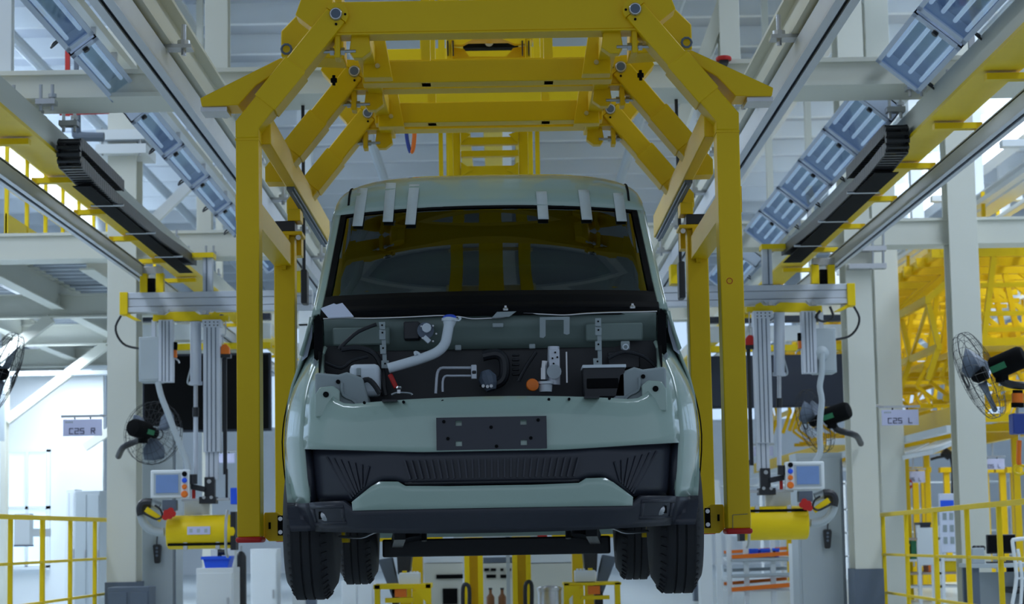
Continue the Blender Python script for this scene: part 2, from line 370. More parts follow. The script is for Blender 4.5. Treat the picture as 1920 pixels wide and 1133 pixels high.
for k, y in enumerate((11.45, 12.95, 15.1, 16.6, 18.1, 19.6, 22.6)):
    lamp(-1, -2.63, 3.95, -2.47, 4.07, y, 1.42, 2, ordn[k]+' blue-white framed inspection lamp in the row along the left side', depth=.12)
t = T('lamp_rail', 'slim cream rail that carries the right row of lamps', 'rail', (2.75, 10, 4.15)); MB().box(2.72, 2.78, 10, 27, 4.2, 4.26).build('channel', CREAM, t)
for y in (14.4, 22.4): MB().box(2.73, 2.77, y-.02, y+.02, 4.13, 4.2).build('stay', STEEL, t)
t = T('lamp_rail', 'slim cream rail that carries the left row of lamps', 'rail', (-2.6, 10, 4.3)); MB().box(-2.65, -2.59, 10, 27, 4.3, 4.36).build('channel', CREAM, t)
for y in (14.4, 22.4): MB().box(-2.64, -2.6, y-.02, y+.02, 4.13, 4.3).build('stay', STEEL, t)
# ---------------------------------------------------------------- energy chains
def chain(x, w, sgn, label):
    t = T('energy_chain', label, 'cable chain', (x, 14.6, 3.5), 'energy chains')
    pts = []                       # centre line in (y, z): lower run, rising to a loop at the near end
    prof = [(20.3, 3.62), (19.6, 3.605), (19.0, 3.585), (18.2, 3.565), (17.2, 3.56), (16.2, 3.56), (15.3, 3.575), (14.75, 3.60)]
    dense = []
    for (a, b) in zip(prof, prof[1:]):
        n = max(1, int((a[0]-b[0])/.075))
        for k in range(n): dense.append((lerp(a[0], b[0], k/n), lerp(a[1], b[1], k/n)))
    cz = 3.662
    for k in range(7):
        q = -math.pi/2-math.pi*k/6; dense.append((14.72+.065*math.cos(q), cz+.065*math.sin(q)))
    for k in range(22): dense.append((14.8+k*.075, cz+.066-.0012*k))
    l0 = None
    for i, (a, b) in enumerate(zip(dense, dense[1:])):
        A = Vector((x, a[0], a[1])); B = Vector((x, b[0], b[1])); d = (B-A)*.46; c = (A+B)/2
        m = MB().beam(c-d, c+d, .012, .085, (0, 0, 1), (-w/2, 0)).beam(c-d, c+d, .012, .085, (0, 0, 1), (w/2, 0)).beam(c-d*.6, c+d*.6, w, .007, (0, 0, 1), (0, .036)).beam(c-d*.6, c+d*.6, w, .007, (0, 0, 1), (0, -.036))
        m.build('chain_link', BLK, t)
    MB().box(x-w/2+.01*sgn, x+w/2+.03*sgn, 15.2, 20.3, 3.508, 3.514).build('support_tray', DARK, t)
    for y in (16.1, 17.6, 19.1): MB().cyl((x-w/2-.05, y, 3.51), (x+w/2+.05, y, 3.51), .01, n=8).build('tray_rod', STEEL, t)
    return t
chain(2.79, .15, 1, 'black energy chain looped over the right yellow rail')
chain(-2.98, .15, -1, 'black energy chain looped over the left yellow rail')
# ================================================================ the van body on the hanger
XC = -0.043
van = T('van', 'sage green van body without bonnet hung in the yellow carrier', 'van', (XC, 9.2, .695))
def zo(y, Y, x=925): return P(x, y, Y).z
NEX, DEP = 2.5, .72
W_T = [(.95,.815),(1.05,.84),(1.2,.858),(1.35,.872),(1.5,.862),(1.58,.848),(1.66,.82),(1.74,.79),(1.86,.755),(2.4,.705)]
YF_T = [(.94,8.52),(.98,8.46),(1.06,8.40),(1.14,8.385),(1.3,8.385),(1.42,8.40),(1.5,8.43),(1.6,8.50),(1.76,8.62)]
def SH(s, z, off=0):            # s in -1..1 is the nose, beyond it the flank; off pushes inwards
    a = min(abs(s), 1); w = tab(W_T, z); sg = 1 if s >= 0 else -1
    y = tab(YF_T, z)+DEP*(1-(max(0, 1-a**NEX))**(1/NEX)); x = w*a
    if abs(s) > 1: y += abs(s)-1
    if off:
        g = a**3; x -= off*g*.9; y += off*(1-g*.6)
    return Vector((XC+sg*x, y, z))
def ss(a, b, n):                # columns, denser where the corner turns
    ta, tb = math.asin(max(-1, min(1, a))), math.asin(max(-1, min(1, b))); f = lambda t: math.sin(t)
    return [f(lerp(ta, tb, k/n)) for k in range(n+1)]
def band(cols, bot, top, rows, off=0):
    return [[SH(s, lerp(bot(s), top(s), i/rows), off(s) if callable(off) else off) for s in cols] for i in range(rows+1)]
def arch_y(z): q = .385**2-(z-1.0)**2; return 9.2-math.sqrt(q) if q > 0 else 99
def lip(s):
    x = abs(s)*.868; return 1.498-.012*(x/.5)**2 + (0 if x < .54 else .25*((x-.54)/.217)**2.4)
BT = lambda s: 1.283+.06*max(0, abs(s)-.3)**1.2          # top of the dark cladding
# outer green nose
MB().grid(band(ss(-.872, .872, 34), lambda s: BT(s), lip, 9)).build('front_panel', PAINT, van, solid=.012, ang=50)
for sg, nm in ((-1, 'l'), (1, 'r')):
    cols = ss(.872, .9999, 9)+[1.0+.02*k for k in range(0, 7)]
    rows = []
    zt = 1.75
    for i in range(17):
        z0_ = lerp(1.098, zt, i/16); r = []
        for s in cols:
            p = SH(sg*s, z0_); ay = arch_y(z0_)
            if p.y > ay: p.y = ay
            r.append(p)
        rows.append(r)
    MB().grid(rows).build('front_wing', PAINT, van, solid=.012, ang=50)
    # dark lower corner
    rows = []
    for i in range(6):
        z0_ = lerp(.985, 1.098, i/5); r = []
        for s in cols[:-6]:
            p = SH(sg*s, z0_); ay = arch_y(z0_)-.02-(1.098-z0_)*.5
            if p.y > ay: p.y = ay
            r.append(p)
        rows.append(r)
    MB().grid(rows).build('bumper_corner', CLAD, van, solid=.012)
# dark cladding band with pockets
INS = [(0,1.152),(.34,1.152),(.372,1.174),(.447,1.176),(.48,1.160),(.568,1.100),(.59,1.07)]
def clad_bot(s):
    x = abs(s)*.868
    return tab(INS, x) if x < .568 else lerp(1.1, 1.098, min(1, (x-.568)/.06))
def clad_off(s):
    a = abs(s); return .012+ (.0 if a < .45 else .035*min(1, (a-.45)/.4))
cl = MB().grid(band(ss(-.872, .872, 60), clad_bot, BT, 5, clad_off)).build('bumper_cladding', CLAD, van, solid=.01, ang=50)
# pocket side walls
for sg in (-1, 1):
    MB().grid([[SH(sg*.872, z, o) for o in (0, .06)] for z in (1.098, 1.2, BT(.872))]).build('pocket_wall', CLAD, van, solid=.006)
MB().grid(band(ss(-.872, .872, 40), lambda s: BT(s)-.002, lambda s: BT(s)+.004, 1, lambda s: clad_off(s))).build('cladding_lip', CLAD, van, solid=.02)
# green insert
def ins_top(s):
    return max(1.064, tab(INS, abs(s)*.868)-.004)
MB().grid(band([s*.568/.868 for s in (-1,-.92,-.85,-.79,-.76,-.66,-.61,-.3,0,.3,.61,.66,.76,.79,.85,.92,1)], lambda s: 1.062, ins_top, 4, -.004)).build('bumper_insert', PAINT, van, solid=.016, ang=50)
# lower dark bumper
MB().grid(band(ss(-.872, .872, 30), lambda s: .970+.022*abs(s)**2, lambda s: 1.064 if abs(s) < .67 else 1.1, 4, lambda s: .004)).build('lower_bumper', CLAD, van, solid=.02)
MB().grid([[SH(s, .974+.022*abs(s)**2, o) for s in ss(-.872, .872, 20)] for o in (0, .25)]).build('bumper_undertray', DARK, van, solid=.01)
# grille slats and pocket ribs
def slat(s0, s1, z0_, z1_, o, w=.0065):
    a, b = SH(s0, z0_, o), SH(s1, z1_, o); return MB().beam(a, b, w, .016, (0, 1, 0))
gb = MB().grid(band(ss(-.405, .405, 14), lambda s: 1.168, lambda s: 1.258, 1, .0105)).build('grille_panel', DARK, van, solid=.004)
n = 27
for k in range(n):
    u = -1+2*k/(n-1); s0 = u*.375; lean = .022*(u if abs(u) > .3 else u*.3)
    slat(s0, s0+lean, 1.178, 1.252, -.003).build('grille_slat', CLAD, gb)
MB().grid(band(ss(-.4, .4, 12), lambda s: 1.157, lambda s: 1.166, 1, .002)).build('grille_ledge', BLK, van, solid=.02)
for sg in (-1, 1):
    for k in range(7):
        a = (.668-.011*k, 1.106+.008*k); b = (.785-.036*k, 1.277-.007*k)
        MB().beam(SH(sg*a[0], a[1], clad_off(a[0])-.006), SH(sg*b[0], b[1], clad_off(b[0])-.006), .007, .016, (0, 1, 0)).build('cladding_rib', CLAD, cl)
# fog lamps
for sg in (-1, 1):
    c = SH(sg*.80, 1.045, -.002)
    f = MB()
    for (u0, u1, z0_, z1_) in ((.70, .865, 1.072, 1.085), (.70, .865, 1.008, 1.02), (.70, .715, 1.02, 1.072), (.85, .865, 1.02, 1.072)):
        f.grid(band([sg*u0, sg*(u0+u1)/2, sg*u1], lambda s: z0_, lambda s: z1_, 1, -.008))
    fr_ = f.build('fog_lamp_bezel', CLAD, van, solid=.01)
    MB().grid(band([sg*.715, sg*.78, sg*.85], lambda s: 1.02, lambda s: 1.072, 1, .006)).build('fog_recess', DARK, fr_)
    q = SH(sg*.80, 1.046, -.003)
    MB().lathe(q+Vector((0, .02, 0)), (0, -1, 0), [(0, .024), (.012, .024), (.02, .016), (.024, .006)], 14).build('fog_lamp', STEEL, fr_)
# number plate carrier
pl_ = MB()
y0 = SH(0, 1.35).y-.012
x0, x1, z0_, z1_ = XC-.215, XC+.218, 1.288, 1.416
hx = (-.14, -.115, .115, .14); hz = (1.303, 1.323, 1.383, 1.403)
xs = [x0, XC+hx[0], XC+hx[1], XC+hx[2], XC+hx[3], x1]; zs = [z0_, hz[0], hz[1], hz[2], hz[3], z1_]
for i in range(5):
    for j in range(5):
        if i in (1, 3) and j in (1, 3): continue
        pl_.box(xs[i], xs[i+1], y0-.006, y0+.004, zs[j], zs[j+1])
plate = pl_.build('plate_carrier', CLAD, van)
for (dx, z) in ((-.185, 1.40), (-.17, 1.333), (.0, 1.375), (.185, 1.40), (.155, 1.33), (.02, 1.30)):
    MB().cyl((XC+dx, y0-.012, z), (XC+dx, y0-.004, z), .007, n=8).build('plate_screw', DARK, plate)
# bonnet-edge buffers and slam panel behind the lip
for sg in (-1, 1):
    MB().box(XC+sg*.40-.03, XC+sg*.40+.03, 8.42, 8.5, 1.486, 1.494).build('bonnet_catch_plate', BLK, van)
for x in (-.5, -.345, -.19, -.11, .09, .23, .31, .47): MB().cyl((XC+x, 8.448, 1.484), (XC+x, 8.425, 1.484), .006, n=8).build('clip_hole', DARK, van)
sl = [[(SH(s, lip(s)-.002)+Vector((0, o, -o*.4))) for s in ss(-.62, .62, 24)] for o in (.0, .03, .07)]
MB().grid(sl).build('slam_panel', PAINT_SHADE, van, solid=.006)
# ---- engine bay
by = 8.95
fwu = MB(); zc = 1.875
rows = []
for z, y in ((1.735, 8.95), (1.78, 8.94), (1.82, 8.92), (zc, 8.90)):
    rows.append([Vector((XC+u*.70, y+.04*abs(u)**2, z)) for u in (-1, -.8, -.5, -.2, 0, .2, .5, .8, 1)])
MB().grid(rows).build('upper_firewall', PAINT_SHADE, van, solid=.006)
MB().box(XC-.72, XC+.72, 8.97, 9.0, 1.1, 1.76).build('lower_firewall', BLK, van)
MB().box(XC-.60, XC+.60, 8.62, 9.0, 1.16, 1.18).build('bay_floor', DARK, van)
for a, b in ((-.66, -.42), (.40, .64)): MB().box(XC+a, XC+b, 8.90, 8.915, 1.755, 1.83).build('firewall_pressing', PAINT_SHADE, van, bevel=.012)
for sg in (-1, 1):
    MB().grid([[Vector((XC+sg*.705, y, z)) for y in (8.76, 8.9, 9.05)] for z in (1.16, 1.5, 1.72)]).build('bay_side', DARK, van, solid=.006)
    xs_ = [.50, .56, .60, .66, .715]
    r1 = [[Vector((XC+sg*x, 8.62+.02*math.sin(x*40), z)) for x in xs_] for z in (1.38, 1.5)]
    pts = [(.485, 1.40), (.50, 1.52), (.52, 1.60), (.585, 1.625), (.62, 1.615), (.715, 1.625), (.715, 1.40)]
    tw = MB().prism([(XC+sg*x, 8.66, z) for x, z in pts], (0, .16, 0)).build('inner_wing', PRIMD, van, bevel=.01)
    MB().prism([(XC+sg*x, 8.60, z) for x, z in ((.61, 1.44), (.61, 1.545), (.635, 1.565), (.69, 1.56), (.71, 1.53), (.71, 1.44))], (0, .05, 0)).build('bracket_ear', PAINT, tw, bevel=.006)
    MB().cyl((XC+sg*.665, 8.59, 1.53), (XC+sg*.665, 8.602, 1.53), .012, n=10).build('hole', DARK, tw)
    MB().cyl((XC+sg*.62, 8.65, 1.585), (XC+sg*.62, 8.662, 1.585), .009, n=10).build('hole', DARK, tw)
    MB().tube([(XC+sg*.53, 8.655, 1.42), (XC+sg*.55, 8.655, 1.50), (XC+sg*.60, 8.655, 1.53), (XC+sg*.605, 8.655, 1.58)], .007, 6).build('pressed_rib', PRIMD, tw)
    # black seal at the pillar foot and hinge
    MB().prism([(XC+sg*x, 8.86, z) for x, z in ((.70, 1.66), (.70, 1.85), (.715, 1.885), (.735, 1.86), (.735, 1.67))], (0, .05, 0)).build('pillar_seal', DARK, van)
    MB().prism([(XC+sg*x, 8.84, z) for x, z in ((.69, 1.645), (.695, 1.665), (.735, 1.70), (.74, 1.685), (.72, 1.64))], (0, .04, 0)).build('bonnet_hinge', PRIMD, van, bevel=.004)
    MB().cyl((XC+sg*.685, 8.83, 1.625), (XC+sg*.70, 8.83, 1.64), .008, n=8).build('hinge_bolt', STEEL, van)
# cowl lip: a wavy bare metal edge
cp = [(x, P(x, y, 8.88)) for x, y in ((606,598),(640,597),(700,597),(760,595),(800,593),(830,592),(862,594),(885,598),(915,597),(945,595),(965,589),(985,588),(1030,590),(1060,591),(1100,588),(1150,586),(1200,585),(1232,584))]
MB().tube([p for _, p in cp], .0035, 6).build('cowl_edge', STEEL, van)
def bx(name, m, x0, y0, x1, y1, Y, d=.03, par=None, bevel=.004):
    a, b = P(x0, y0, Y), P(x1, y1, Y); return MB().box(a.x, b.x, Y, Y+d, b.z, a.z).build(name, m, par or van, bevel=bevel)
# cowl panel under the glass
MB().grid([[Vector((XC+u*.715, y+.09*abs(u)**2.4, z)) for u in (-1,-.75,-.5,-.25,0,.25,.5,.75,1)] for y, z in ((8.875, 1.868), (8.885, 1.90), (8.91, 1.925))]).build('cowl_panel', DARK, van, solid=.006)
for x, y in ((948, 578), (1186, 574)): MB().lathe(P(x, y+4, 8.87), (0, -.2, 1), [(0, .012), (.008, .012), (.012, .006), (.02, .005)], 10).build('wiper_stud', STEEL, van)
MB().prism([P(x, y, 8.865) for x, y in ((922, 596), (932, 585), (968, 584), (955, 594))], (0, .01, 0)).build('wiper_bracket', PRIMD, van)
# vertical brackets
for pts, nm in ((((710,604),(722,604),(722,618),(712,618)), 0), (((711,618),(723,620),(723,637),(711,637)), 0), (((712,647),(724,647),(724,664),(713,664)), 0), (((715,676),(729,676),(729,691),(715,691)), 0),
                (((1116,597),(1127,597),(1127,612),(1116,612)), 0), (((1116,613),(1128,615),(1128,629),(1116,629)), 0), (((1116,640),(1128,640),(1128,657),(1116,657)), 0), (((1112,672),(1128,672),(1128,685),(1113,685)), 0)):
    b = MB().prism([P(x, y, 8.80) for x, y in pts], (0, .012, 0)).build('bracket_tab', PRIMD, van, bevel=.002)
    c = P(sum(p[0] for p in pts)/4, pts[0][1]+6, 8.80); MB().cyl(c-Vector((0, .003, 0)), c+Vector((0, .004, 0)), .004, n=8).build('hole', DARK, b)
for x0, y0, x1, y1 in ((713, 604, 724, 691), (1118, 597, 1127, 685)):
    a, b = P(x0+5, y0, 8.815), P(x1-2, y1, 8.815); MB().beam(a, b, .017, .01, (0, 1, 0)).build('bracket_strip', PRIMD, van)
# U bracket, small tabs
MB().prism([P(x, y, 8.85) for x, y in ((1012,633),(1012,595),(1068,594),(1068,626),(1063,628),(1057,626),(1057,600),(1023,600),(1023,630),(1019,634))], (0, .01, 0)).build('u_bracket', PRIMD, van)
for x0, y0, x1, y1 in ((853,647,865,657),(992,645,1004,654),(923,606,944,614)): bx('mounting_tab', PRIMD, x0, y0, x1, y1, 8.87, .01)
# washer filler pipe with blue cap
cap_c = P(843, 596, 8.74)
pipe = MB().tube([P(x, y, Y) for x, y, Y in ((728,691,8.72),(760,682,8.72),(795,671,8.72),(820,660,8.72),(834,645,8.72),(839,625,8.72),(842,606,8.73))], .021, 14, 4).build('washer_filler_pipe', NAT, van)
MB().cyl(P(842, 612, 8.73), P(843, 600, 8.74), .021, .03, 14).cyl(P(843, 602, 8.74), P(843, 597, 8.74), .033, .033, 16).build('filler_neck', NAT, pipe)
MB().lathe(P(843, 597, 8.74), (0, -.35, 1), [(0, .028), (.006, .028), (.012, .02)], 16).build('filler_cap', BLUE, pipe)
MB().tube([P(852, 600, 8.72), P(860, 601, 8.70), P(864, 597, 8.70), P(859, 596, 8.70)], .004, 6).build('cap_tether', NAT, pipe)
MB().tube([P(790, 668, 8.71), P(783, 662, 8.71), P(778, 661, 8.71), P(780, 666, 8.71)], .006, 6).build('pipe_lug', NAT, pipe)
# coolant tank, hoses
tk = bx('coolant_tank', NAT, 655, 683, 712, 742, 8.72, .12, bevel=.02)
bx('tank_band', PRIMD, 668, 690, 677, 720, 8.715, .01, tk)
bx('tank_sensor', BLK, 664, 704, 677, 742, 8.70, .03, tk)
MB().tube([P(x, y, 8.68) for x, y in ((676,716),(690,712),(702,722),(712,738))], .011, 8).build('coolant_hose', BLK, van)
for pts, r in ((((706,608),(672,622),(650,640),(635,655)), .008), (((640,655),(670,652),(700,662),(716,690),(720,735)), .012), (((610,680),(640,690),(660,676),(690,668)), .008), (((712,690),(716,715),(722,742)), .014), (((1005,660),(985,690),(972,715)), .008), (((1240,700),(1210,670),(1170,660),(1140,672)), .008)):
    MB().tube([P(x, y, 8.84) for x, y in pts], r, 8).build('hose', BLK, van)
MB().beam(P(731, 702, 8.74), P(743, 728, 8.74), .02, .02).build('red_handle', RED, van, bevel=.004)
MB().tube([P(x, y, 8.6) for x, y in ((734,741),(745,737),(768,738),(773,741))], .005, 8).cyl(P(748, 738, 8.6), P(748, 729, 8.6), .008, n=10).lathe(P(748, 731, 8.6), (0, 0, 1), [(0, .009), (.006, .014), (.014, .009)], 12).build('slam_latch', STEEL, van)
# wiper motor cluster
MB().box(*[v for q in zip(P(757, 637, 8.85), P(788, 606, 8.93)) for v in sorted(q)]).build('wiper_motor', BLK, van, bevel=.006)
wm = MB().cyl(P(798, 620, 8.82), P(798, 620, 8.9), .035, n=16).build('wiper_gearbox', GREYD, van)
MB().beam(P(795, 632, 8.81), P(806, 642, 8.81), .028, .02).cyl(P(800, 615, 8.80), P(800, 615, 8.83), .02, n=12).build('gearbox_cover', NAT, wm, bevel=.003)
for x, y in ((790, 612), (812, 611), (818, 626), (792, 634), (812, 640)): MB().cyl(P(x, y, 8.80), P(x, y, 8.84), .004, n=8).build('bolt', STEEL, wm)
# refrigerant pipes and block
MB().tube([P(x, y, 8.80) for x, y in ((817,738),(818,720),(820,700),(826,691),(840,690),(886,690))], .006, 8, 2).build('refrigerant_pipe', ALU, van)
MB().tube([P(x, y, 8.80) for x, y in ((830,735),(830,716),(834,706),(845,705),(886,705))], .005, 8, 2).build('refrigerant_pipe', ALU, van)
vb = bx('valve_block', ALU, 883, 684, 894, 711, 8.78, .03); bx('valve_cap', BLK, 885, 695, 893, 701, 8.775, .01, vb)
# heater duct ring, crinkled bag, bolts
MB().tube([P(x, y, 8.86) for x, y in ((905,668),(930,664),(944,674),(946,700),(938,716),(918,722),(904,716))], .022, 10, 4).build('heater_duct', BLK, van)
MB().lathe(P(910, 697, 8.83), (.3, -.2, -1), [(0, .022), (.03, .04), (.06, .032), (.085, .02)], 11).build('bagged_connector', GREYD, van, ang=10)
for x, y in ((906,724),(914,725),(921,724)): MB().cyl(P(x, y, 8.78), P(x, y, 8.82), .007, n=10).build('bolt', STEEL, van)
for k in range(5): bx('louvre', BLK, 960, 664+k*9, 974, 668+k*9, 8.87, .02)
# brake unit
bu = MB().cyl(P(1038, 722, 8.80), P(1038, 650, 8.80), .028, .024, 14).build('brake_unit', ALU, van)
bx('brake_block', ALU, 1029, 655, 1050, 700, 8.77, .03, bu)
MB().cyl(P(1020, 690, 8.78), P(1021, 677, 8.78), .013, n=10).cyl(P(1020, 712, 8.78), P(1020, 690, 8.78), .016, n=10).build('brake_cylinder', STEEL, bu)
MB().cyl(P(1039, 697, 8.755), P(1039, 697, 8.78), .03, n=16).build('brake_motor', GREY, bu)
for x, y in ((1041,661),(1045,670),(1036,672),(1038,682),(1046,688)): MB().cyl(P(x, y, 8.762), P(x, y, 8.772), .004, n=8).build('port', DARK, bu)
MB().lathe(P(1023, 735, 8.74), (0, 0, 1), [(0, .026), (.03, .028), (.032, .034), (.042, .034)], 14).build('fluid_reservoir', NAT, van)
MB().lathe(P(997, 723, 8.72), (.25, -1, .1), [(0, .024), (.012, .027), (.018, .025), (.022, .012)], 16).build('orange_cap', ORANGE, van)
MB().beam(P(1062, 660, 8.83), P(1063, 718, 8.83), .006, .006, (0, 1, 0)).build('dip_rod', STEEL, van)
# battery
bt = bx('battery', BLK, 1093, 689, 1173, 745, 8.66, .17, bevel=.006)
bx('battery_rim', NAT, 1092, 684.5, 1174, 689, 8.65, .19, bt, .002)
bx('battery_handle', DARK, 1100, 710, 1160, 728, 8.655, .01, bt)
b = bx('relay_plate', PRIMD, 1164, 640, 1181, 656, 8.86, .012)
c = P(1173, 651, 8.85); MB().tube([c+Vector((.011*math.cos(k), 0, .011*math.sin(k))) for k in [i*.628 for i in range(10)]], .003, 6, 1, True).build('ground_ring', NAT, b)
MB().cyl(P(1171, 658, 8.85), P(1171, 658, 8.86), .006, n=8).build('ground_stud', NAT, b)
bx('pedal_box', BLK, 1140, 660, 1200, 690, 8.9, .03)
# ---- greenhouse
VP_ = [(8.885, 1.895, .748, .10), (9.05, 2.03, .735, .105), (9.22, 2.185, .722, .11), (9.37, 2.31, .712, .115), (9.47, 2.405, .704, .12)]
def gp(v, u):                    # windscreen surface
    v = max(0, min(len(VP_)-1.0001, v)); i = int(v); t = v-i; a, b = VP_[i], VP_[i+1]
    y, z, w, c = (lerp(a[k], b[k], t) for k in range(4)); return Vector((XC+u*w, y+c*abs(u)**2.4, z+.018*(1-u*u)*(v/4)))
us = [-.953+1.906*k/20 for k in range(21)]
ws = MB().grid([[gp(v, u) for u in us] for v in [k*.25 for k in range(17)]]).build('windscreen', GLASS, van, solid=.005, ang=60)
def fr(v0, v1, u0, u1, o=-.004, nv=8, nu=8):
    return [[gp(lerp(v0, v1, i/nv), lerp(u0, u1, j/nu))+Vector((0, o*.7, -o*.7)) for j in range(nu+1)] for i in range(nv+1)]
m = MB(); m.grid(fr(0, .62, -.953, .953, -.004, 3, 20)); m.grid(fr(3.88, 4, -.953, .953, -.004, 1, 20))
for sg in (-1, 1): m.grid(fr(.6, 3.9, sg*.953, sg*.918))
m.build('windscreen_frit', DARK, ws, solid=.002)
for sg in (-1, 1):
    MB().grid([[gp(v, sg*u)+Vector((0, .012 if u < .96 else 0, 0)) for u in (.95, .965, .985, 1.0)] for v in [k*.25 for k in range(17)]]).build('windscreen_pillar', PAINT, van, solid=.012, ang=60)
# roof: superellipse cross-sections
RP = [(9.47, 2.405, .704, .0, .12), (9.50, 2.405, .704, .06, .12), (9.56, 2.405, .704, .125, .115), (9.66, 2.405, .703, .18, .10), (9.80, 2.405, .702, .212, .08), (10.0, 2.405, .702, .228, .06), (10.4, 2.405, .702, .238, .04), (11.6, 2.405, .70, .238, 0), (12.5, 2.405, .69, .22, -.03), (12.72, 2.405, .68, .17, -.06)]
rows = []
for (y, z, w, h, c) in RP:
    r = []
    for k in range(41):
        q = math.pi*k/40; cx, sz = math.cos(q), math.sin(q)
        u = -math.copysign(abs(cx)**(2/4.2), cx); r.append(Vector((XC+u*w, y+c*abs(u)**2.4, z+max(.018*(1-u*u), h*abs(sz)**(2/4.2)) if h else z+.018*(1-u*u))))
    rows.append(r)
roof = MB().grid(rows).build('roof_skin', PAINT, van, solid=.01, ang=60)
for sg in (-1, 1):
    pts = []
    for (y, z, w, h, c) in RP[1:8]:
        u = .905; pts.append(Vector((XC+sg*u*w, y+c*u**2.4-.004, z+max(.018*(1-u*u), h*(1-u**4.2)**(1/4.2))+.004)))
    MB().tube(pts, .0055, 6, 3).build('roof_seam', DARK, roof)
# masking tape strips
for (xt, yt, xb, yb, wd) in ((680,353,670,424,19),(733,343,727,416,19),(777,346,769,421,19),(1015,359,1019,411,20),(1094,356,1101,412,20),(1159,362,1166,415,19)):
    rows = []
    for k in range(9):
        f = k/8; x, y = lerp(xt, xb, f), lerp(yt, yb, f); r = []
        for dx in (-wd/2, 0, wd/2):
            # find the depth where this line of sight meets the body
            best = None
            for i in range(140):
                Y = 9.2+i*.006; p = P(x+dx, y, Y); u = (p.x-XC)/.704; u = max(-.99, min(.99, u))
                if p.z <= 2.405+.018*(1-u*u):
                    v = tab([(1.895, 0), (2.03, 1), (2.185, 2), (2.31, 3), (2.405, 4)], p.z-.018*(1-u*u)*.9); ys = gp(min(3.999, v), u).y-.006
                else:
                    ys = None
                    for A, B in zip(RP, RP[1:]):
                        e = (1-abs(u)**4.2)**(1/4.2)
                        za, zb = A[1]+A[3]*e, B[1]+B[3]*e
                        if za <= p.z <= zb: ys = lerp(A[0]+A[4]*abs(u)**2.4, B[0]+B[4]*abs(u)**2.4, (p.z-za)/max(1e-6, zb-za)); break
                    if ys is None: ys = 9.5
                if Y >= ys-.012: best = P(x+dx, y, ys-.012); break
            r.append(best or P(x+dx, y, 9.5))
        rows.append(r)
    MB().grid(rows).build('tape_strip', TAPE, van, solid=.0015)
# flanks with door window openings, rear
for sg in (-1, 1):
    zs_ = [1.86, 1.95, 2.33, 2.405]; rows = []
    for z in zs_:
        t = (z-1.895)/.51*4; ye = gp(max(0, min(3.999, t)), sg).y; w = tab([(1.86, .757), (1.895, .748), (2.405, .704)], z)
        rows.append([Vector((XC+sg*w, y, z)) for y in (ye, ye+.13, 10.55, 10.68, 12.1, 12.25, 12.7)])
    sk = lambda i, j: i == 1 and j in (1, 3)
    MB().grid(rows, sk).build('upper_side', PAINT, van, solid=.012)
    for j in (1, 3): MB().grid([[rows[i][j], rows[i][j+1]] for i in (1, 2)]).build('side_window', PANE, van, solid=.004)
    ycol = [9.02, 9.1, 9.2, 9.3, 9.4, 9.5, 9.585, 9.7, 10.2, 10.7, 11.3, 11.7, 11.72, 11.8, 11.9, 12.0, 12.1, 12.2, 12.3, 12.4, 12.48, 12.5, 12.7]
    rows = []
    for i in range(9):
        r = []
        for y in ycol:
            zb = .93
            for yc in (9.2, 12.1):
                q = .385**2-(y-yc)**2
                if q > 0: zb = max(zb, 1.0+math.sqrt(q))
            if i == 0: z = zb
            else: z = lerp(zb, 1.86, i/8)
            r.append(Vector((XC+sg*tab(W_T, z), y, z)))
        rows.append(r)
    MB().grid(rows).build('lower_side', PAINT, van, solid=.012, ang=50)
    MB().grid([[Vector((XC+sg*tab(W_T, z), y, z)) for y in (8.93, 9.03)] for z in (1.72, 1.79, 1.88)]).build('pillar_foot', PAINT, van, solid=.012)
    for yc in (9.2, 12.1):
        MB().grid([[Vector((XC+sg*x, yc+.385*math.cos(a), 1.0+.385*math.sin(a))) for a in [math.pi*(.04+.84*k/12) for k in range(13)]] for x in (.55, .85)]).build('wheel_arch', DARK, van, solid=.008)
    MB().tube([(XC+sg*.874, 9.12, 1.12), (XC+sg*.884, 9.0, 1.36), (XC+sg*.858, 9.06, 1.56), (XC+sg*.79, 9.1, 1.76)], .003, 6, 4).build('door_shut_line', DARK, van)
    MB().tube([(XC+sg*.876, 10.62, 1.0), (XC+sg*.884, 10.62, 1.36), (XC+sg*.76, 10.62, 1.86)], .004, 6, 4).build('door_shut_line', DARK, van)
    # window-base hooks seen inside the screen corners
    a = gp(.75, sg*.9); MB().beam(a+Vector((0, .03, .01)), a+Vector((-sg*.06, .03, .02)), .012, .012).build('sensor_bracket', DARK, van)
    # protective white film at the pillar foot
    MB().prism([(XC+sg*x, 9.0, z) for x, z in ((.752, 1.89), (.79, 1.76), (.80, 1.70), (.775, 1.72), (.755, 1.80))], (0, .004, 0)).build('protective_film', PAPER, van)
rows = [[Vector((XC+u*w, 12.70+.04*(1-u*u), z)) for u in (-1, -.6, 0, .6, 1)] for z, w in ((.95,.81),(1.35,.87),(1.86,.757),(2.405,.69),(2.56,.60))]
MB().grid(rows).build('tailgate', PAINT, van, solid=.012)
MB().box(XC-.55, XC+.55, 12.69, 12.70, 1.95, 2.35).build('rear_window', NAVY, van)
# interior seen through the screen
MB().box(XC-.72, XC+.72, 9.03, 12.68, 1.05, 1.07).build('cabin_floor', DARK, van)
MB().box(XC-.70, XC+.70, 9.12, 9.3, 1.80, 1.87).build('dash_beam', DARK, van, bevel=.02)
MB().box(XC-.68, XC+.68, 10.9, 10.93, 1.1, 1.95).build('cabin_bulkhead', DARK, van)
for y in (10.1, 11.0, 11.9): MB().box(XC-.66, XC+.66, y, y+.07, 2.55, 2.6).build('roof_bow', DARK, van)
MB().prism([P(x, y, 9.72) for x, y in ((862,388),(965,386),(958,418),(945,424),(888,425),(876,420))], (0, .06, 0)).build('overhead_console', DARK, van, bevel=.006)
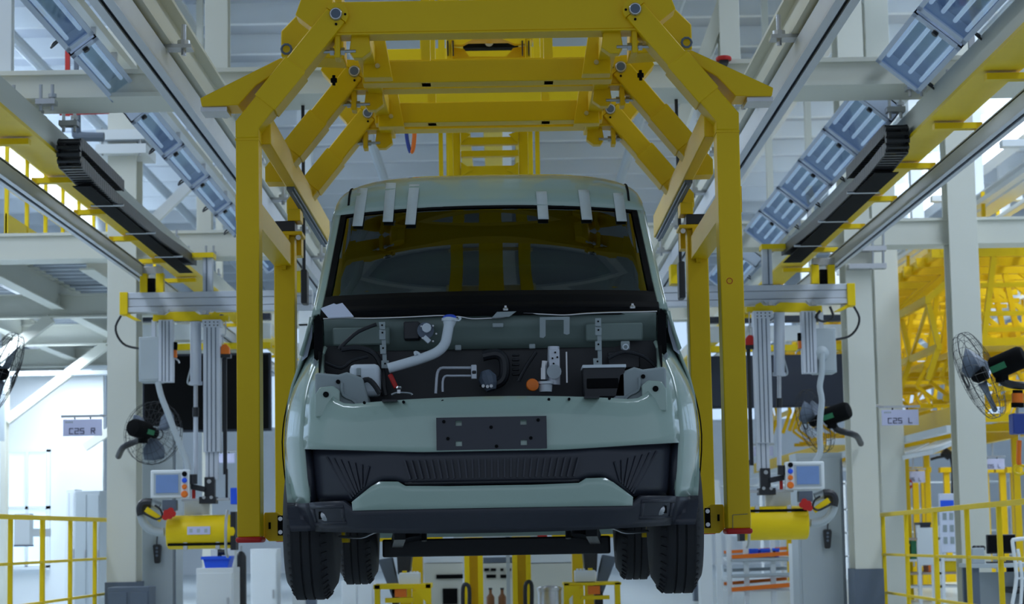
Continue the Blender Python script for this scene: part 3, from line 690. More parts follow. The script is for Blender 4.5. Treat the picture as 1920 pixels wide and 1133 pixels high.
# ---- underside, wheels
MB().box(XC-.70, XC+.70, 8.62, 12.6, 1.03, 1.06).build('underfloor', DARK, van)
MB().beam((XC-.64, 12.1, .892), (XC+.64, 12.1, .892), .11, .10).build('rear_axle_beam', BLK, van, bevel=.01)
MB().beam((XC-.5, 8.95, 1.02), (XC+.5, 8.95, 1.02), .16, .07).build('front_subframe', BLK, van, bevel=.01)
for sg in (-1, 1):
    MB().cyl((XC+sg*.47, 12.0, .94), (XC+sg*.50, 12.05, 1.12), .055, n=14).build('rear_spring', BLK, van)
    MB().cyl((XC+sg*.40, 11.9, .93), (XC+sg*.40, 11.95, 1.1), .016, n=10).build('axle_stay', BLK, van)
    MB().beam((XC+sg*.50, 11.2, .97), (XC+sg*.56, 12.1, .92), .06, .06).build('trailing_arm', BLK, van)
    MB().tube([(XC+sg*.42, 8.9, .99), (XC+sg*.50, 9.0, .975), (XC+sg*.56, 9.1, .955), (XC+sg*.66, 9.15, .96)], .006, 6).build('brake_line', STEEL, van)
    MB().prism([(XC+sg*.36, 9.05, .985), (XC+sg*.68, 9.1, .99), (XC+sg*.68, 9.25, .99), (XC+sg*.36, 9.4, .985)], (0, 0, .03)).build('control_arm', BLK, van)
    for yc, xw in ((9.2, .775), (12.1, .775)):
        c = Vector((XC+sg*xw, yc, 1.005)); wdt = .108; R = .312
        wh = MB().lathe(c-Vector((sg*wdt, 0, 0)), (sg, 0, 0), [(0, .19), (.004, .245), (.03, .285), (.045, .303), (.058, R-.003)]+sum([[(q, R), (q+.028, R), (q+.029, R-.009), (q+.036, R-.009), (q+.037, R)] for q in (.062, .10, .138)], [])+[(2*wdt-.058, R-.003), (2*wdt-.045, .303), (2*wdt-.03, .285), (2*wdt-.004, .245), (2*wdt, .19)], 48).build('tyre', RUB, van, ang=40)
        MB().lathe(c+Vector((sg*wdt*.2, 0, 0)), (sg, 0, 0), [(0, .19), (.06, .19), (.062, .16), (.05, .10), (.055, .05), (.06, .0)], 28).build('wheel_disc', STEEL, wh)
        m = MB()
        for k in range(48):
            a = 2*math.pi*k/48
            for e in (-1, 1):
                m.beam(c+Vector((e*(wdt-.05), math.cos(a)*(R-.003), math.sin(a)*(R-.003))), c+Vector((e*(wdt-.028), math.cos(a)*(R-.024), math.sin(a)*(R-.024))), .012, .006, (0, math.cos(a), math.sin(a)))
        m.build('shoulder_tread', RUB, wh)['kind'] = 'stuff'
# paper sheet on the cowl
pp = MB().prism([P(602, 580, 8.83), P(626, 571, 8.84), P(631, 573, 8.84), P(642, 570, 8.84), P(663, 595, 8.83), P(616, 597, 8.81)], (0, -.003, .004)).build('paper_sheet', PAPER)
tag(pp, 'folded white paper sheet lying at the left end of the cowl', 'paper')
# ================================================================ the yellow carrier
han = T('body_carrier', 'large yellow steel carrier frame holding the green van', 'carrier', (XC, 9.65, .95))
FY = (9.65, 10.86, 11.95)
def zl(y, Y, x): return P(x, y, Y).z
PX, PZ = .684, 3.335
Z1, Z0 = P(910, 5, 9.65).z, P(910, 64, 9.65).z
EX, EZI, EZO = 1.094, 2.80, 2.90
def C(x, y, z): return Vector((XC+x, y, z))
for i, Y in enumerate(FY):
    MB().box(XC-.80, XC+.80, Y-.06, Y+.06, Z0, Z1).build('cross_beam', YEL, han, bevel=.006)
    MB().box(XC-.78, XC+.78, Y-.065, Y+.065, Z0-.008, Z0).build('beam_foot_plate', YEL, han)
    for sg in (-1, 1):
        g = [(.70, Z1+.05), (.84, Z1+.03), (.872, Z1-.06), (.80, Z0+.03), (.70, Z0-.012)] if i == 0 else [(.68, Z1), (.83, Z1+.01), (.86, Z1-.05), (.81, Z0+.04), (.78, Z0-.01), (.68, Z0-.01)]
        MB().prism([C(sg*x, Y-.072, z) for x, z in g], (0, .144, 0)).build('end_gusset', YEL, han, bevel=.004)
        # arm from the pin down to the elbow
        a = C(sg*PX, Y-.09, PZ); e = C(sg*EX, Y-.09, EZI+.03)
        d = (e-a).normalized(); n_ = Vector((-d.z, 0, d.x))
        if n_.x*sg < 0: n_ = -n_
        hw = .052
        arm = [a-d*.0-n_*hw, a+n_*hw, C(sg*(EX+.052), Y-.09, EZO+.02), C(sg*(EX+.052), Y-.09, EZI-.03), C(sg*(EX-.052), Y-.09, EZI-.03), C(sg*(EX-.052), Y-.09, EZI-.01)]
        # exact inner corner
        t_ = ((EX-.052)-(a-n_*hw-C(0,0,0)).x*sg)/(d.x*sg); arm[5] = (a-n_*hw)+d*t_
        t2 = ((EX+.052)-(a+n_*hw-C(0,0,0)).x*sg)/(d.x*sg); arm[2] = (a+n_*hw)+d*t2
        arm[3].z = min(arm[5].z-.03, arm[3].z); arm[4].z = arm[3].z
        ao = MB().prism(arm, (0, .16, 0)).build('arm', YEL, han, bevel=.006)
        cp_ = [a+Vector((0, -.004, 0))+(n_*math.cos(q)-d*math.sin(q))*.056 for q in [math.pi*k/8 for k in range(9)]]+[a-n_*.056+d*.03+Vector((0, -.004, 0)), a+n_*.056+d*.03+Vector((0, -.004, 0))][:0]
        MB().prism(cp_, (0, .17, 0)).build('arm_eye', YEL, ao)
        MB().lathe(a+Vector((0, .02, 0)), (0, -1, 0), [(0, .03), (.036, .03), (.042, .026)], 18).build('pivot_pin', STEEL, ao)
        MB().lathe(a+Vector((0, .02, 0)), (0, -1, 0), [(0, .022), (.0445, .022)], 16).build('pin_ring', GREYD, ao)
        for dx, dz in ((sg*-.03, 0), (0, -.045)): MB().cyl(a+Vector((dx*1.4, .0, dz)), a+Vector((dx*1.4, -.006, dz)), .006, n=8).build('grease_screw', DARK, ao)
        sm = a+d*.30; MB().beam(sm-n_*.056+Vector((0, -.001, 0)), sm+n_*.056+Vector((0, -.001, 0)), .012, .01, (0, 1, 0)).build('arm_weld', YEL, ao)
        sm = a+d*.30; MB().beam(sm+Vector((0, .08, 0)), sm+d*.22+Vector((0, .08, 0)), .118, .174, (0, 1, 0)).build('arm_sleeve', YEL, ao, bevel=.004)
        # adjuster screws under the beam end
        q = C(sg*(.60+.01*i), Y-.02, Z0-.075)
        MB().cyl(q, q+Vector((sg*.16, 0, 0)), .008, n=8).cyl(q+Vector((sg*.05, 0, 0)), q+Vector((sg*.068, 0, 0)), .018, n=6).cyl(q+Vector((sg*.10, 0, 0)), q+Vector((sg*.118, 0, 0)), .018, n=6).build('adjuster_screw', STEEL, han)
        MB().box(q.x+sg*.07, q.x+sg*.095, Y-.05, Y+.05, Z0-.11, Z0).build('adjuster_lug', YEL, han, bevel=.004)
        MB().prism([q+Vector((-sg*.06, .0, .07)), q+Vector((-sg*.07, 0, .0)), q+Vector((-sg*.03, 0, -.03)), q+Vector((sg*.01, 0, -.03)), q+Vector((sg*.03, 0, .0)), q+Vector((sg*.02, 0, .07))], (0, .07, 0)).build('stop_cheek', YEL, han, bevel=.004)
        if i: MB().box(XC+sg*(EX-.052), XC+sg*(EX+.052), Y-.08, Y+.06, 2.80, arm[4].z+.01).build('arm_foot', YEL, han, bevel=.004)
for sg in (-1, 1):
    # posts
    MB().box(XC+sg*(EX-.052), XC+sg*(EX+.052), 9.57, 9.71, .965, arm[4].z+.004).build('front_post', YEL, han, bevel=.005)
    MB().box(XC+sg*(EX-.054), XC+sg*(EX+.054), 9.566, 9.714, arm[4].z-.01, arm[4].z).build('post_weld', YEL, han)
    MB().box(XC+sg*(EX-.06), XC+sg*(EX+.06), 9.56, 9.72, .94, .966).build('post_foot', RED, han, bevel=.012)
    MB().box(XC+sg*1.0, XC+sg*1.055, 9.70, 13.05, 2.765, 2.905).build('side_beam', YEL, han, bevel=.005)
    MB().box(XC+sg*1.01, XC+sg*1.05, 10.9, 13.0, 2.75, 2.765).box(XC+sg*1.02, XC+sg*1.035, 10.9, 13.0, 2.735, 2.75).build('slide_rail', GREYD, han)
    RX = 1.118
    MB().box(XC+sg*(RX-.056), XC+sg*(RX+.056), 11.44, 11.56, .965, 2.585).build('rear_post', YEL, han, bevel=.005)
    MB().box(XC+sg*(RX-.06), XC+sg*(RX+.06), 11.43, 11.57, .94, .966).build('post_foot', RED, han, bevel=.012)
    MB().box(XC+sg*(RX-.10), XC+sg*(RX+.075), 11.40, 11.60, 2.585, 2.605).build('slide_plate', YEL, han, bevel=.003)
    MB().box(XC+sg*(RX-.06), XC+sg*(RX+.05), 11.42, 11.58, 2.605, 2.665).build('slide_block', BLK, han, bevel=.006)
    MB().box(XC+sg*(RX-.09), XC+sg*(RX-.02), 11.42, 11.58, 2.665, 2.73).build('slide_carriage', YEL, han, bevel=.004)
    MB().prism([C(sg*(RX-.03), 11.40, 2.585), C(sg*(RX+.03), 11.40, 2.585), C(sg*(RX+.012), 11.40, 2.40), C(sg*(RX-.012), 11.40, 2.40)], (0, .04, 0)).build('post_rib', YEL, han)
    MB().box(XC+sg*1.04, XC+sg*1.10, 11.60, 11.72, 2.5, 2.62).build('hook_block', YEL, han)
    for dx in (-.08, .055): MB().cyl(C(sg*(RX+dx), 11.395, 2.57), C(sg*(RX+dx), 11.405, 2.57), .014, n=8).build('slide_bolt', STEEL, han)
    MB().box(XC+sg*1.08, XC+sg*1.17, 9.75, 11.5, 2.42, 2.54).build('outer_tie', YEL, han)
    MB().prism([C(sg*1.08, 9.72, 2.75), C(sg*1.06, 9.72, 2.42), C(sg*1.14, 9.72, 2.42)], (0, .05, 0)).build('knee_plate', YEL, han)
    # jacking brackets at sill height
    for Y in (9.72, 11.36):
        b0 = MB().prism([C(sg*x, Y, z) for x, z in ((1.045, 1.06), (1.04, 1.075), (.985, 1.075), (.87, 1.0), (.80, 1.0), (.80, .945), (1.02, .945), (1.045, .965))], (0, .05, 0)).build('sill_bracket', YEL, han, bevel=.004)
        MB().box(XC+sg*.78, XC+sg*.88, Y-.02, Y+.12, .93, .955).build('sill_pad', YEL, b0)
        MB().box(XC+sg*.955, XC+sg*.98, Y-.012, Y, .97, 1.06).build('bracket_slot', DARK, b0)
        for z in (.985, 1.045): MB().cyl(C(sg*.967, Y-.02, z), C(sg*.967, Y-.01, z), .010, n=8).build('bracket_bolt', STEEL, b0)
        MB().box(XC+sg*1.012, XC+sg*1.022, Y-.006, Y, 1.0, 1.03).build('bracket_pin', DARK, b0)
    # outrigger wing
    wp = [(527,108),(375,184),(378,199),(447,197),(480,160),(545,118)]
    pts = []
    for x, y in wp:
        p = P(x, y, 9.60); pts.append(Vector((XC+sg*abs(p.x-XC), 9.60, p.z+(.004 if sg > 0 else 0))))
    wg = MB().prism(pts, (0, .20, 0)).build('outrigger', YEL, han, bevel=.004)
    tip = pts[1]; MB().box(tip.x-sg*.0, tip.x+sg*-.12, 9.62, 9.78, pts[2].z-.02, pts[2].z).build('wear_strip', STEEL, wg)
    bp_ = [(527,58),(562,22),(640,-20),(645,110),(527,106)]
    pts = [Vector((XC+sg*abs(P(x, y, 10.15).x-XC), 10.15, P(x, y, 10.15).z)) for x, y in bp_]
    eb = MB().prism(pts, (0, .22, 0)).build('end_box', YEL, han, bevel=.006)
    c = P(537, 92, 10.13); c.x = XC+sg*abs(c.x-XC)
    MB().tube([c+Vector((.024*math.cos(q), 0, .024*math.sin(q))) for q in [k*.628 for k in range(10)]], .006, 6, 1, True).build('tow_ring', GREYD, eb)
    MB().cyl(C(sg*.75, 10.25, Z0-.05), C(sg*.75, 10.25, Z0-.10), .008, n=8).cyl(C(sg*.75, 10.25, Z0-.065), C(sg*.75, 10.25, Z0-.085), .016, n=8).build('spring_bolt', DARK, han)
    # top longitudinals and hangers
    MB().box(XC+sg*.54, XC+sg*.62, 9.7, 12.1, Z0-.02, Z0+.07).build('top_beam', YEL, han, bevel=.004)
    for Y in (10.15, 11.4):
        MB().prism([C(sg*.46, Y, Z0-.085), C(sg*.60, Y, Z0-.085), C(sg*.60, Y, Z1), C(sg*.50, Y, Z1)], (0, .1, 0)).build('bracing_plate', YEL, han, bevel=.004)
        MB().cyl(C(sg*.53, Y-.012, Z0-.03), C(sg*.53, Y, Z0-.03), .012, n=8).build('plate_bolt', STEEL, han)
    MB().box(XC+sg*.305-.022, XC+sg*.305+.022, 10.42, 10.50, Z0-.06, 5.26).build('hanger_strap', YEL2, han)
    MB().box(XC+sg*.31-.022, XC+sg*.31+.022, 11.45, 11.53, Z0-.06, 5.26).build('hanger_strap', YEL2, han)
MB().box(XC-.62, XC+.62, 10.40, 10.52, Z0-.06, Z0+.05).build('middle_tie', YEL, han, bevel=.004)
MB().box(XC-.62, XC+.62, 11.43, 11.55, Z0-.06, Z0+.05).build('middle_tie', YEL, han, bevel=.004)
# chalk mark on the right post
c = P(1368, 527, 9.57); MB().tube([c+Vector((.013*math.cos(q), -.001, .013*math.sin(q))) for q in [k*.628 for k in range(10)]], .0016, 5, 1, True).build('paint_mark', RED, han)
# floor-side lettering on the right post foot: faint dashed frame
MB().beam(P(1374, 966, 9.568), P(1402, 964, 9.568), .002, .002).beam(P(1374, 966, 9.568), P(1374, 992, 9.568), .002, .002).build('stencil_mark', GREYD, han)
# overhead conveyor and the empty carrier ahead
cr = T('conveyor_rail', 'yellow overhead conveyor rail on the centre line above the carriers', 'rail', (XC, 8, 5.2))
MB().box(XC-.1, XC+.1, 8, 44, 5.2, 5.22).box(XC-.1, XC+.1, 8, 44, 5.43, 5.45).box(XC-.01, XC+.01, 8, 44, 5.22, 5.43).build('i_beam', YEL2, cr)
for s_ in (-1, 1): MB().box(XC+s_*.31-.06, XC+s_*.31+.06, 8, 44, 5.26, 5.36).build('side_channel', YEL2, cr)
for y in (10, 14.4, 18, 22.4, 26, 30.2): MB().box(XC-.4, XC+.4, y-.04, y+.04, 5.36, 5.43).box(XC-.03, XC+.03, y-.03, y+.03, 5.4, ZR).build('rail_hanger', CREAM, cr)
tr = T('empty_carrier', 'yellow empty carrier with ladder frame hanging behind the van carrier', 'carrier', (XC, 14.6, 3.2))
def pb(mb, x0, y0, x1, y1, Y, d):
    a, b = P(x0, y0, Y), P(x1, y1, Y); return mb.box(a.x, b.x, Y, Y+d, b.z, a.z)
pb(MB(), 722, 92, 1115, 116, 15.2, .1).build('end_beam', YEL2, tr, bevel=.006)
pb(MB(), 740, 171, 1092, 199, 13.4, .12).build('front_beam', YEL2, tr, bevel=.006)
pb(MB(), 836, 60, 1000, 74, 14.0, .1).build('trolley_frame', YEL2, tr, bevel=.006)
for x in (836, 986): pb(MB(), x, 60, x+14, 330, 14.0, .1).build('trolley_post', YEL2, tr, bevel=.004)
MB().prism([P(x, y, 13.95) for x, y in ((850,66),(985,66),(985,82),(965,82),(940,72),(890,72),(866,84),(850,84))], (0, .06, 0)).build('trolley_yoke', YEL2, tr)
MB().prism([P(x, y, 14.1) for x, y in ((848,88),(870,92),(880,106),(950,106),(962,90),(985,86),(985,116),(848,116))], (0, .06, 0)).build('trolley_web', YEL2, tr)
pb(MB(), 868, 74, 972, 88, 14.2, .1).build('motor', DARK, tr)
MB().cyl(P(917, 79, 14.1), P(917, 79, 14.2), .03, n=12).build('drive_wheel', STEEL, tr)
for x in (838, 848, 978, 990): pb(MB(), x, 76, x+3, 102, 13.94, .05).build('shock_pad', BLK, tr)
for x in (787, 1020): pb(MB(), x, 40, x+18, 200, 13.6, .06).build('strap', YEL2, tr)
for x, t_ in ((822, 9), (1003, 10)): pb(MB(), x, 246, x+t_, 336, 14.4, .08).build('side_rod', YEL2, tr)
lf = MB()
pb(MB(), 836, 245, 864, 345, 14.6, .08).build('ladder_post', YEL2, tr, bevel=.004); pb(MB(), 972, 245, 1000, 345, 14.6, .08).build('ladder_post', YEL2, tr, bevel=.004)
for y0, y1 in ((258, 270), (283, 292), (312, 330)): pb(MB(), 864, y0, 972, y1, 14.6, .06).build('ladder_rung', YEL2, tr)
for tri in (((864,245),(882,252),(864,268)),((972,245),(954,252),(972,268)),((864,304),(864,330),(886,318)),((972,304),(972,330),(950,318))): MB().prism([P(x, y, 14.57) for x, y in tri], (0, .02, 0)).build('ladder_gusset', YEL2, tr)
MB().box(XC-.6, XC+.6, 13.45, 15.2, 3.86, 3.9).build('carrier_spine', YEL2, tr)
for x in (-.31, .31): MB().box(XC+x-.02, XC+x+.02, 13.6, 13.7, 3.7, 5.28).build('drop_rod', YEL2, tr)
cb3 = T('air_hose', 'looped blue and orange air hose beneath the third yellow beam', 'hose', P(770, 245, 13.2))
MB().tube([P(x, y, 13.2) for x, y in ((764,225),(762,250),(766,275),(770,286))], .012, 8).build('hose_blue', NAVYB, cb3)
MB().tube([P(x, y, 13.2) for x, y in ((776,225),(777,255),(774,280),(770,286))], .014, 8).build('hose_orange', ORANGE, cb3)
MB().box(P(764,225,13.2).x-.02, P(776,225,13.2).x+.02, 13.16, 13.46, P(770,226,13.2).z-.02, P(770,215,13.2).z).build('hose_clip', YEL2, cb3)
# ================================================================ assist lifts left and right
def lift(side):
    L = side < 0; word = 'left' if L else 'right'
    def q(x, y, Y=20): return P(x, y, Y) if L else P(1828-x, y-17, Y)
    def bb(x0, y0, x1, y1, Y=20, d=.1, mb=None):
        a, c, ym = q(x0, y0, Y), q(x0, y1, Y), (y0+y1)/2; return (mb or MB()).box(q(x0, ym, Y).x, q(x1, ym, Y).x, Y, Y+d, c.z, a.z)
    # bridge
    br = T('bridge_beam', f'silver aluminium bridge beam of the {word} assist lift with yellow end cap', 'beam', q(400, 585), 'bridge beams')
    bb(238, 549, 585, 560, 20, .14).build('profile_top', ALU, br, bevel=.003); bb(238, 561, 585, 575, 20.01, .12).build('profile_web', ALU, br); bb(238, 576, 585, 586, 20, .14).build('profile_foot', ALU, br, bevel=.003)
    bb(224, 548, 239, 590, 19.98, .18).build('end_cap', YEL2, br, bevel=.004)
    a = q(240, 588, 20); MB().prism([q(226, 588, 20.0), q(240, 588, 20), q(262, 600, 20), q(250, 600, 20)], (0, .12, 0)).build('end_stop', YEL2, br)
    for x in (262, 292): bb(x, 512, x+14, 549, 20, .1).build('rail_hook', YEL2, br, bevel=.003)
    bb(275, 522, 290, 549, 20.02, .06).build('hook_block', DARK, br); bb(256, 500, 304, 514, 20.0, .1).build('trolley_block', STEEL, br, bevel=.004)
    bb(380, 482, 398, 550, 20.02, .1).build('chain_post', ALU, br, bevel=.003); bb(354, 474, 400, 483, 19.98, .2).build('chain_plate', YEL2, br); 
    bb(386, 482, 388, 550, 20.01, .02).build('post_groove', GREYD, br)
    xr = q(560, 560).x; MB().box(xr-.05, xr+.05, 19.97, 20.2, q(560, 549).z, 3.47).build('rail_hook', YEL2, br)
    # trolley and mast
    t = T('assist_lift', f'{word} assist lift with aluminium masts, touch panel and yellow drum tool', 'lifting machine', q(350, 1030), 'assist lifts')
    pl = MB().prism([q(x, y, 19.93) for x, y in ((286,602),(287,590),(310,591),(318,585),(365,584),(374,590),(396,590),(402,584),(411,588),(413,602))], (0, .04, 0)).build('trolley_plate', YEL2, t, bevel=.003)
    for x in (303, 383): MB().prism([q(x+dx, y, 19.95) for dx, y in ((-14,580),(14,580),(5,590),(-5,590))], (0, .03, 0)).build('trolley_cheek', ALU, t); MB().cyl(q(x, 586, 19.92), q(x, 586, 19.95), .02, n=10).build('roller', STEEL, pl)
    bb(412, 592, 428, 602, 19.95, .12).build('trolley_arm', YEL2, t)
    bx_ = bb(260, 632, 300, 716, 19.9, .28).build('switch_box', GREY, t, bevel=.008); bb(263, 636, 297, 712, 19.895, .01).build('box_door', GREY, bx_, bevel=.003)
    bb(284, 600, 291, 634, 20, .08).build('box_hanger', ALU, t)
    bb(297, 600, 324, 717, 19.86, .11).build('box_mast', ALU, t, bevel=.003)
    for x in (303, 309, 316): bb(x, 602, x+1.4, 715, 19.855, .01).build('mast_groove', GREYD, t)
    MB().cyl(q(367, 604, 19.95), q(367, 716, 19.95), .052, n=18).build('air_cylinder', ALU, t); MB().cyl(q(367, 716, 19.95), q(367, 722, 19.95), .062, n=18).build('cylinder_cap', ALU, t)
    MB().cyl(q(367, 722, 19.95), q(367, 768, 19.95), .02, n=10).build('piston_rod', STEEL, t); MB().cyl(q(367, 764, 19.95), q(367, 782, 19.95), .03, n=10).build('rod_coupling', BLK, t); MB().cyl(q(367, 782, 19.95), q(367, 890, 19.95), .022, n=10).build('lower_rod', ALU, t)
    MB().tube([q(358, 690), q(352, 712), q(353, 720), q(362, 722)], .008, 6).build('air_tube', GREY, t)
    ms = bb(381, 600, 412, 848, 19.84, .16).build('main_mast', ALU, t, bevel=.003)
    for x in (387.5, 395.5, 403.5): bb(x, 614, x+1.6, 847, 19.835, .01).build('mast_groove', GREYD, ms)
    bb(379, 600, 414, 613, 19.835, .17).build('mast_head', ALU, ms)
    for x in (385, 393, 401, 408):
        for y in (604, 610): MB().cyl(q(x, y, 19.83), q(x, y, 19.836), .006, n=8).build('bolt', DARK, ms)
    bb(385, 848, 408, 900, 19.87, .1).build('inner_mast', ALU, t, bevel=.002)
    for x in (391, 400): bb(x, 849, x+1.4, 899, 19.866, .01).build('mast_groove', GREYD, t)
    bc = bb(383, 895, 402, 935, 19.84, .1).build('mast_clamp', BLK, t, bevel=.004); bb(373, 932, 404, 945, 19.8, .2).build('clamp_foot', BLK, bc, bevel=.004)
    MB().cyl(q(392, 903, 19.83), q(392, 903, 19.842), .02, n=12).build('clamp_bolt', STEEL, bc)
    for x in (382, 396): MB().cyl(q(x, 933, 19.79), q(x, 933, 19.81), .016, n=10).build('clamp_bolt', STEEL, bc)
    # beacons
    MB().cyl(q(325, 657, 19.95), q(325, 671, 19.95), .036, n=14).build('amber_beacon', ORANGE, t); MB().cyl(q(325, 642, 19.95), q(325, 657, 19.95), .04, n=14).build('beacon_base', DARK, t)
    MB().tube([q(326, 671, 19.95), q(334, 676, 19.95), q(336, 681, 19.95)], .008, 6).build('beacon_bracket', STEEL, t)
    MB().prism([q(x, y, 19.9) for x, y in ((413,664),(414,651),(417,646),(424,645),(430,652),(430,665))], (0, .08, 0)).build('balancer_guard', RED if not L else ORANGE, t, bevel=.006)
    MB().tube([q(413, 602, 19.95), q(413, 625, 19.95), q(418, 632, 19.95), q(423, 625, 19.95), q(423, 602, 19.95)], .006, 6, 2).tube([q(418, 632, 19.95), q(418, 646, 19.95)], .006, 6).build('balancer_chain', STEEL, t)
    bb(413, 664, 432, 671, 19.9, .1).build('balancer_case', BLK, t); bb(418, 671, 425, 890, 19.94, .03).build('balancer_rod', BLK, t)
    # cables
    MB().tube([q(x, y, 20.0) for x, y in ((227,592),(217,612),(221,632),(236,648),(262,654))], .011, 8).build('power_cable', BLK, t)
    MB().tube([q(x, y, 19.85) for x, y in ((296,716),(302,742),(312,768),(324,800),(338,836),(350,864),(354,884))] if L else [q(x, y, 19.85) for x, y in ((287,680),(287,716),(291,742),(287,768),(290,800),(291,836),(290,864),(300,884))], .028, 10).build('cable_sleeve', GREY, t)
    if not L:
        MB().tube([q(x, y, 19.85) for x, y in ((272,592),(266,612),(284,620),(298,612),(290,600))], .012, 8).build('coiled_cable', BLK, t)
        MB().lathe(q(288, 680, 19.89), (0, -1, 0), [(0, .07), (.02, .07), (.04, .04), (.05, .02)], 16).build('cable_gland', GREY, t)
    # touch panel
    hm = bb(282, 882, 355, 935, 19.7, .1).build('touch_panel', WHITE, t, bevel=.012)
    bb(288, 888, 338, 929, 19.695, .01).build('screen_bezel', GREY, hm); bb(292, 891, 334, 925, 19.69, .01).build('screen', SCREEN, hm)
    for y, m_, r in ((889, DARK, .018), (901, BLUE, .018), (913, ORANGE, .018), (927, ORANGE, .026)): MB().lathe(q(346, y, 19.7), (0, -1, 0), [(0, r+.006), (.01, r+.006), (.012, r), (.03, r*.9)], 14).build('button', m_, hm)
    bb(340, 935, 430, 940, 19.85, .06).build('tool_bar', STEEL, t, bevel=.003)
    MB().beam(q(355, 912, 19.8), q(384, 918, 19.8), .03, .05).build('panel_arm', BLK, t); MB().cyl(q(363, 890, 19.75), q(363, 908, 19.75), .035, n=12).build('panel_joint', BLK, t)
    bb(345, 935, 392, 966, 19.95, .1).build('tool_block', WHITE, t, bevel=.004)
    # drum tool
    zc_ = (q(370, 966, 19.7).z+q(370, 1030, 19.7).z)/2; r = (q(370, 966, 19.7).z-q(370, 1030, 19.7).z)/2; x0, x1 = q(308, 998, 19.7).x, q(440, 998, 19.7).x
    sx = 1 if x1 > x0 else -1; ln = abs(x1-x0)
    dm = MB().lathe((x0, 19.9, zc_), (sx, 0, 0), [(0, r*.86), (.008, r*.96), (.025, r), (ln-.02, r), (ln-.005, r*.97), (ln, r*.9)], 32).build('drum', YEL2, t, ang=40)
    zs = zc_-r*.72 if L else zc_+r*.74
    yy = 19.9-math.sqrt(max(.001, r*r-(zs-zc_)**2))-.004
    MB().beam((x0+sx*.02, yy, zs), (x1-sx*.0, yy, zs), .03, .024).build('drum_seam', DARK, dm)
    for f in (.28, .74): MB().box(x0+sx*ln*f-.02, x0+sx*ln*f+.02, yy-.012, yy+.02, zs-.05, zs+.05).build('drum_clip', STEEL, dm, bevel=.004)
    if L:
        bb(351, 988, 394, 1003, 19.9-r-.006, .012).build('drum_label', LILAC, dm)
        for x in (358, 372, 386): bb(x-3, 992, x+3, 999, 19.9-r-.009, .006).build('label_mark', GREY, dm)
    MB().tube([q(426, 958, 19.6), q(424, 975, 19.55), q(423, 1000, 19.52), q(424, 1036, 19.55), q(427, 1044, 19.6)], .014, 8).build('handle_bar', STEEL, t)
    bb(432, 960, 442, 1032, 19.75, .2).build('drum_end', BLK, dm)
    for x, y in ((312, 962), (320, 958), (318, 968), (324, 964), (310, 970)): MB().cyl(q(x, y, 19.66), q(x, y, 19.70), .03, n=10).build('red_valve', RED, t)
    bb(304, 938, 330, 958, 19.72, .12).build('valve_block', GREYD, t, bevel=.004)
    MB().tube([q(x, y, 19.8) for x, y in ((300,950),(282,944),(268,946),(264,958),(268,978),(280,992),(296,998),(308,998))], .04, 10).build('corrugated_hose', GREY, t)
    MB().tube([q(x, y, 19.78) for x, y in ((284,944),(270,944),(264,954),(266,966))], .044, 10).build('hose_cuff', BLK, t)
    MB().beam(q(274, 955, 19.75), q(302, 975, 19.75), .05, .05).build('yellow_hook', YEL2, t)
    MB().tube([q(x, y, 19.7) for x, y in ((268,962),(280,968),(294,974),(304,968),(300,955),(290,948))], .01, 8).build('hose_tail', BLK, t)
    bb(432, 915, 444, 946, 19.75, .12).build('blue_clamp' if L else 'yellow_clamp', BLUE if L else YEL2, t, bevel=.006)
    bb(360, 916, 366, 935, 19.82, .02).build('red_tag', RED, t)
    MB().cyl(q(425, 880, 19.93), q(425, 935, 19.93), .012, n=8).build('guide_pin', BLK, t)
lift(-1); lift(1)
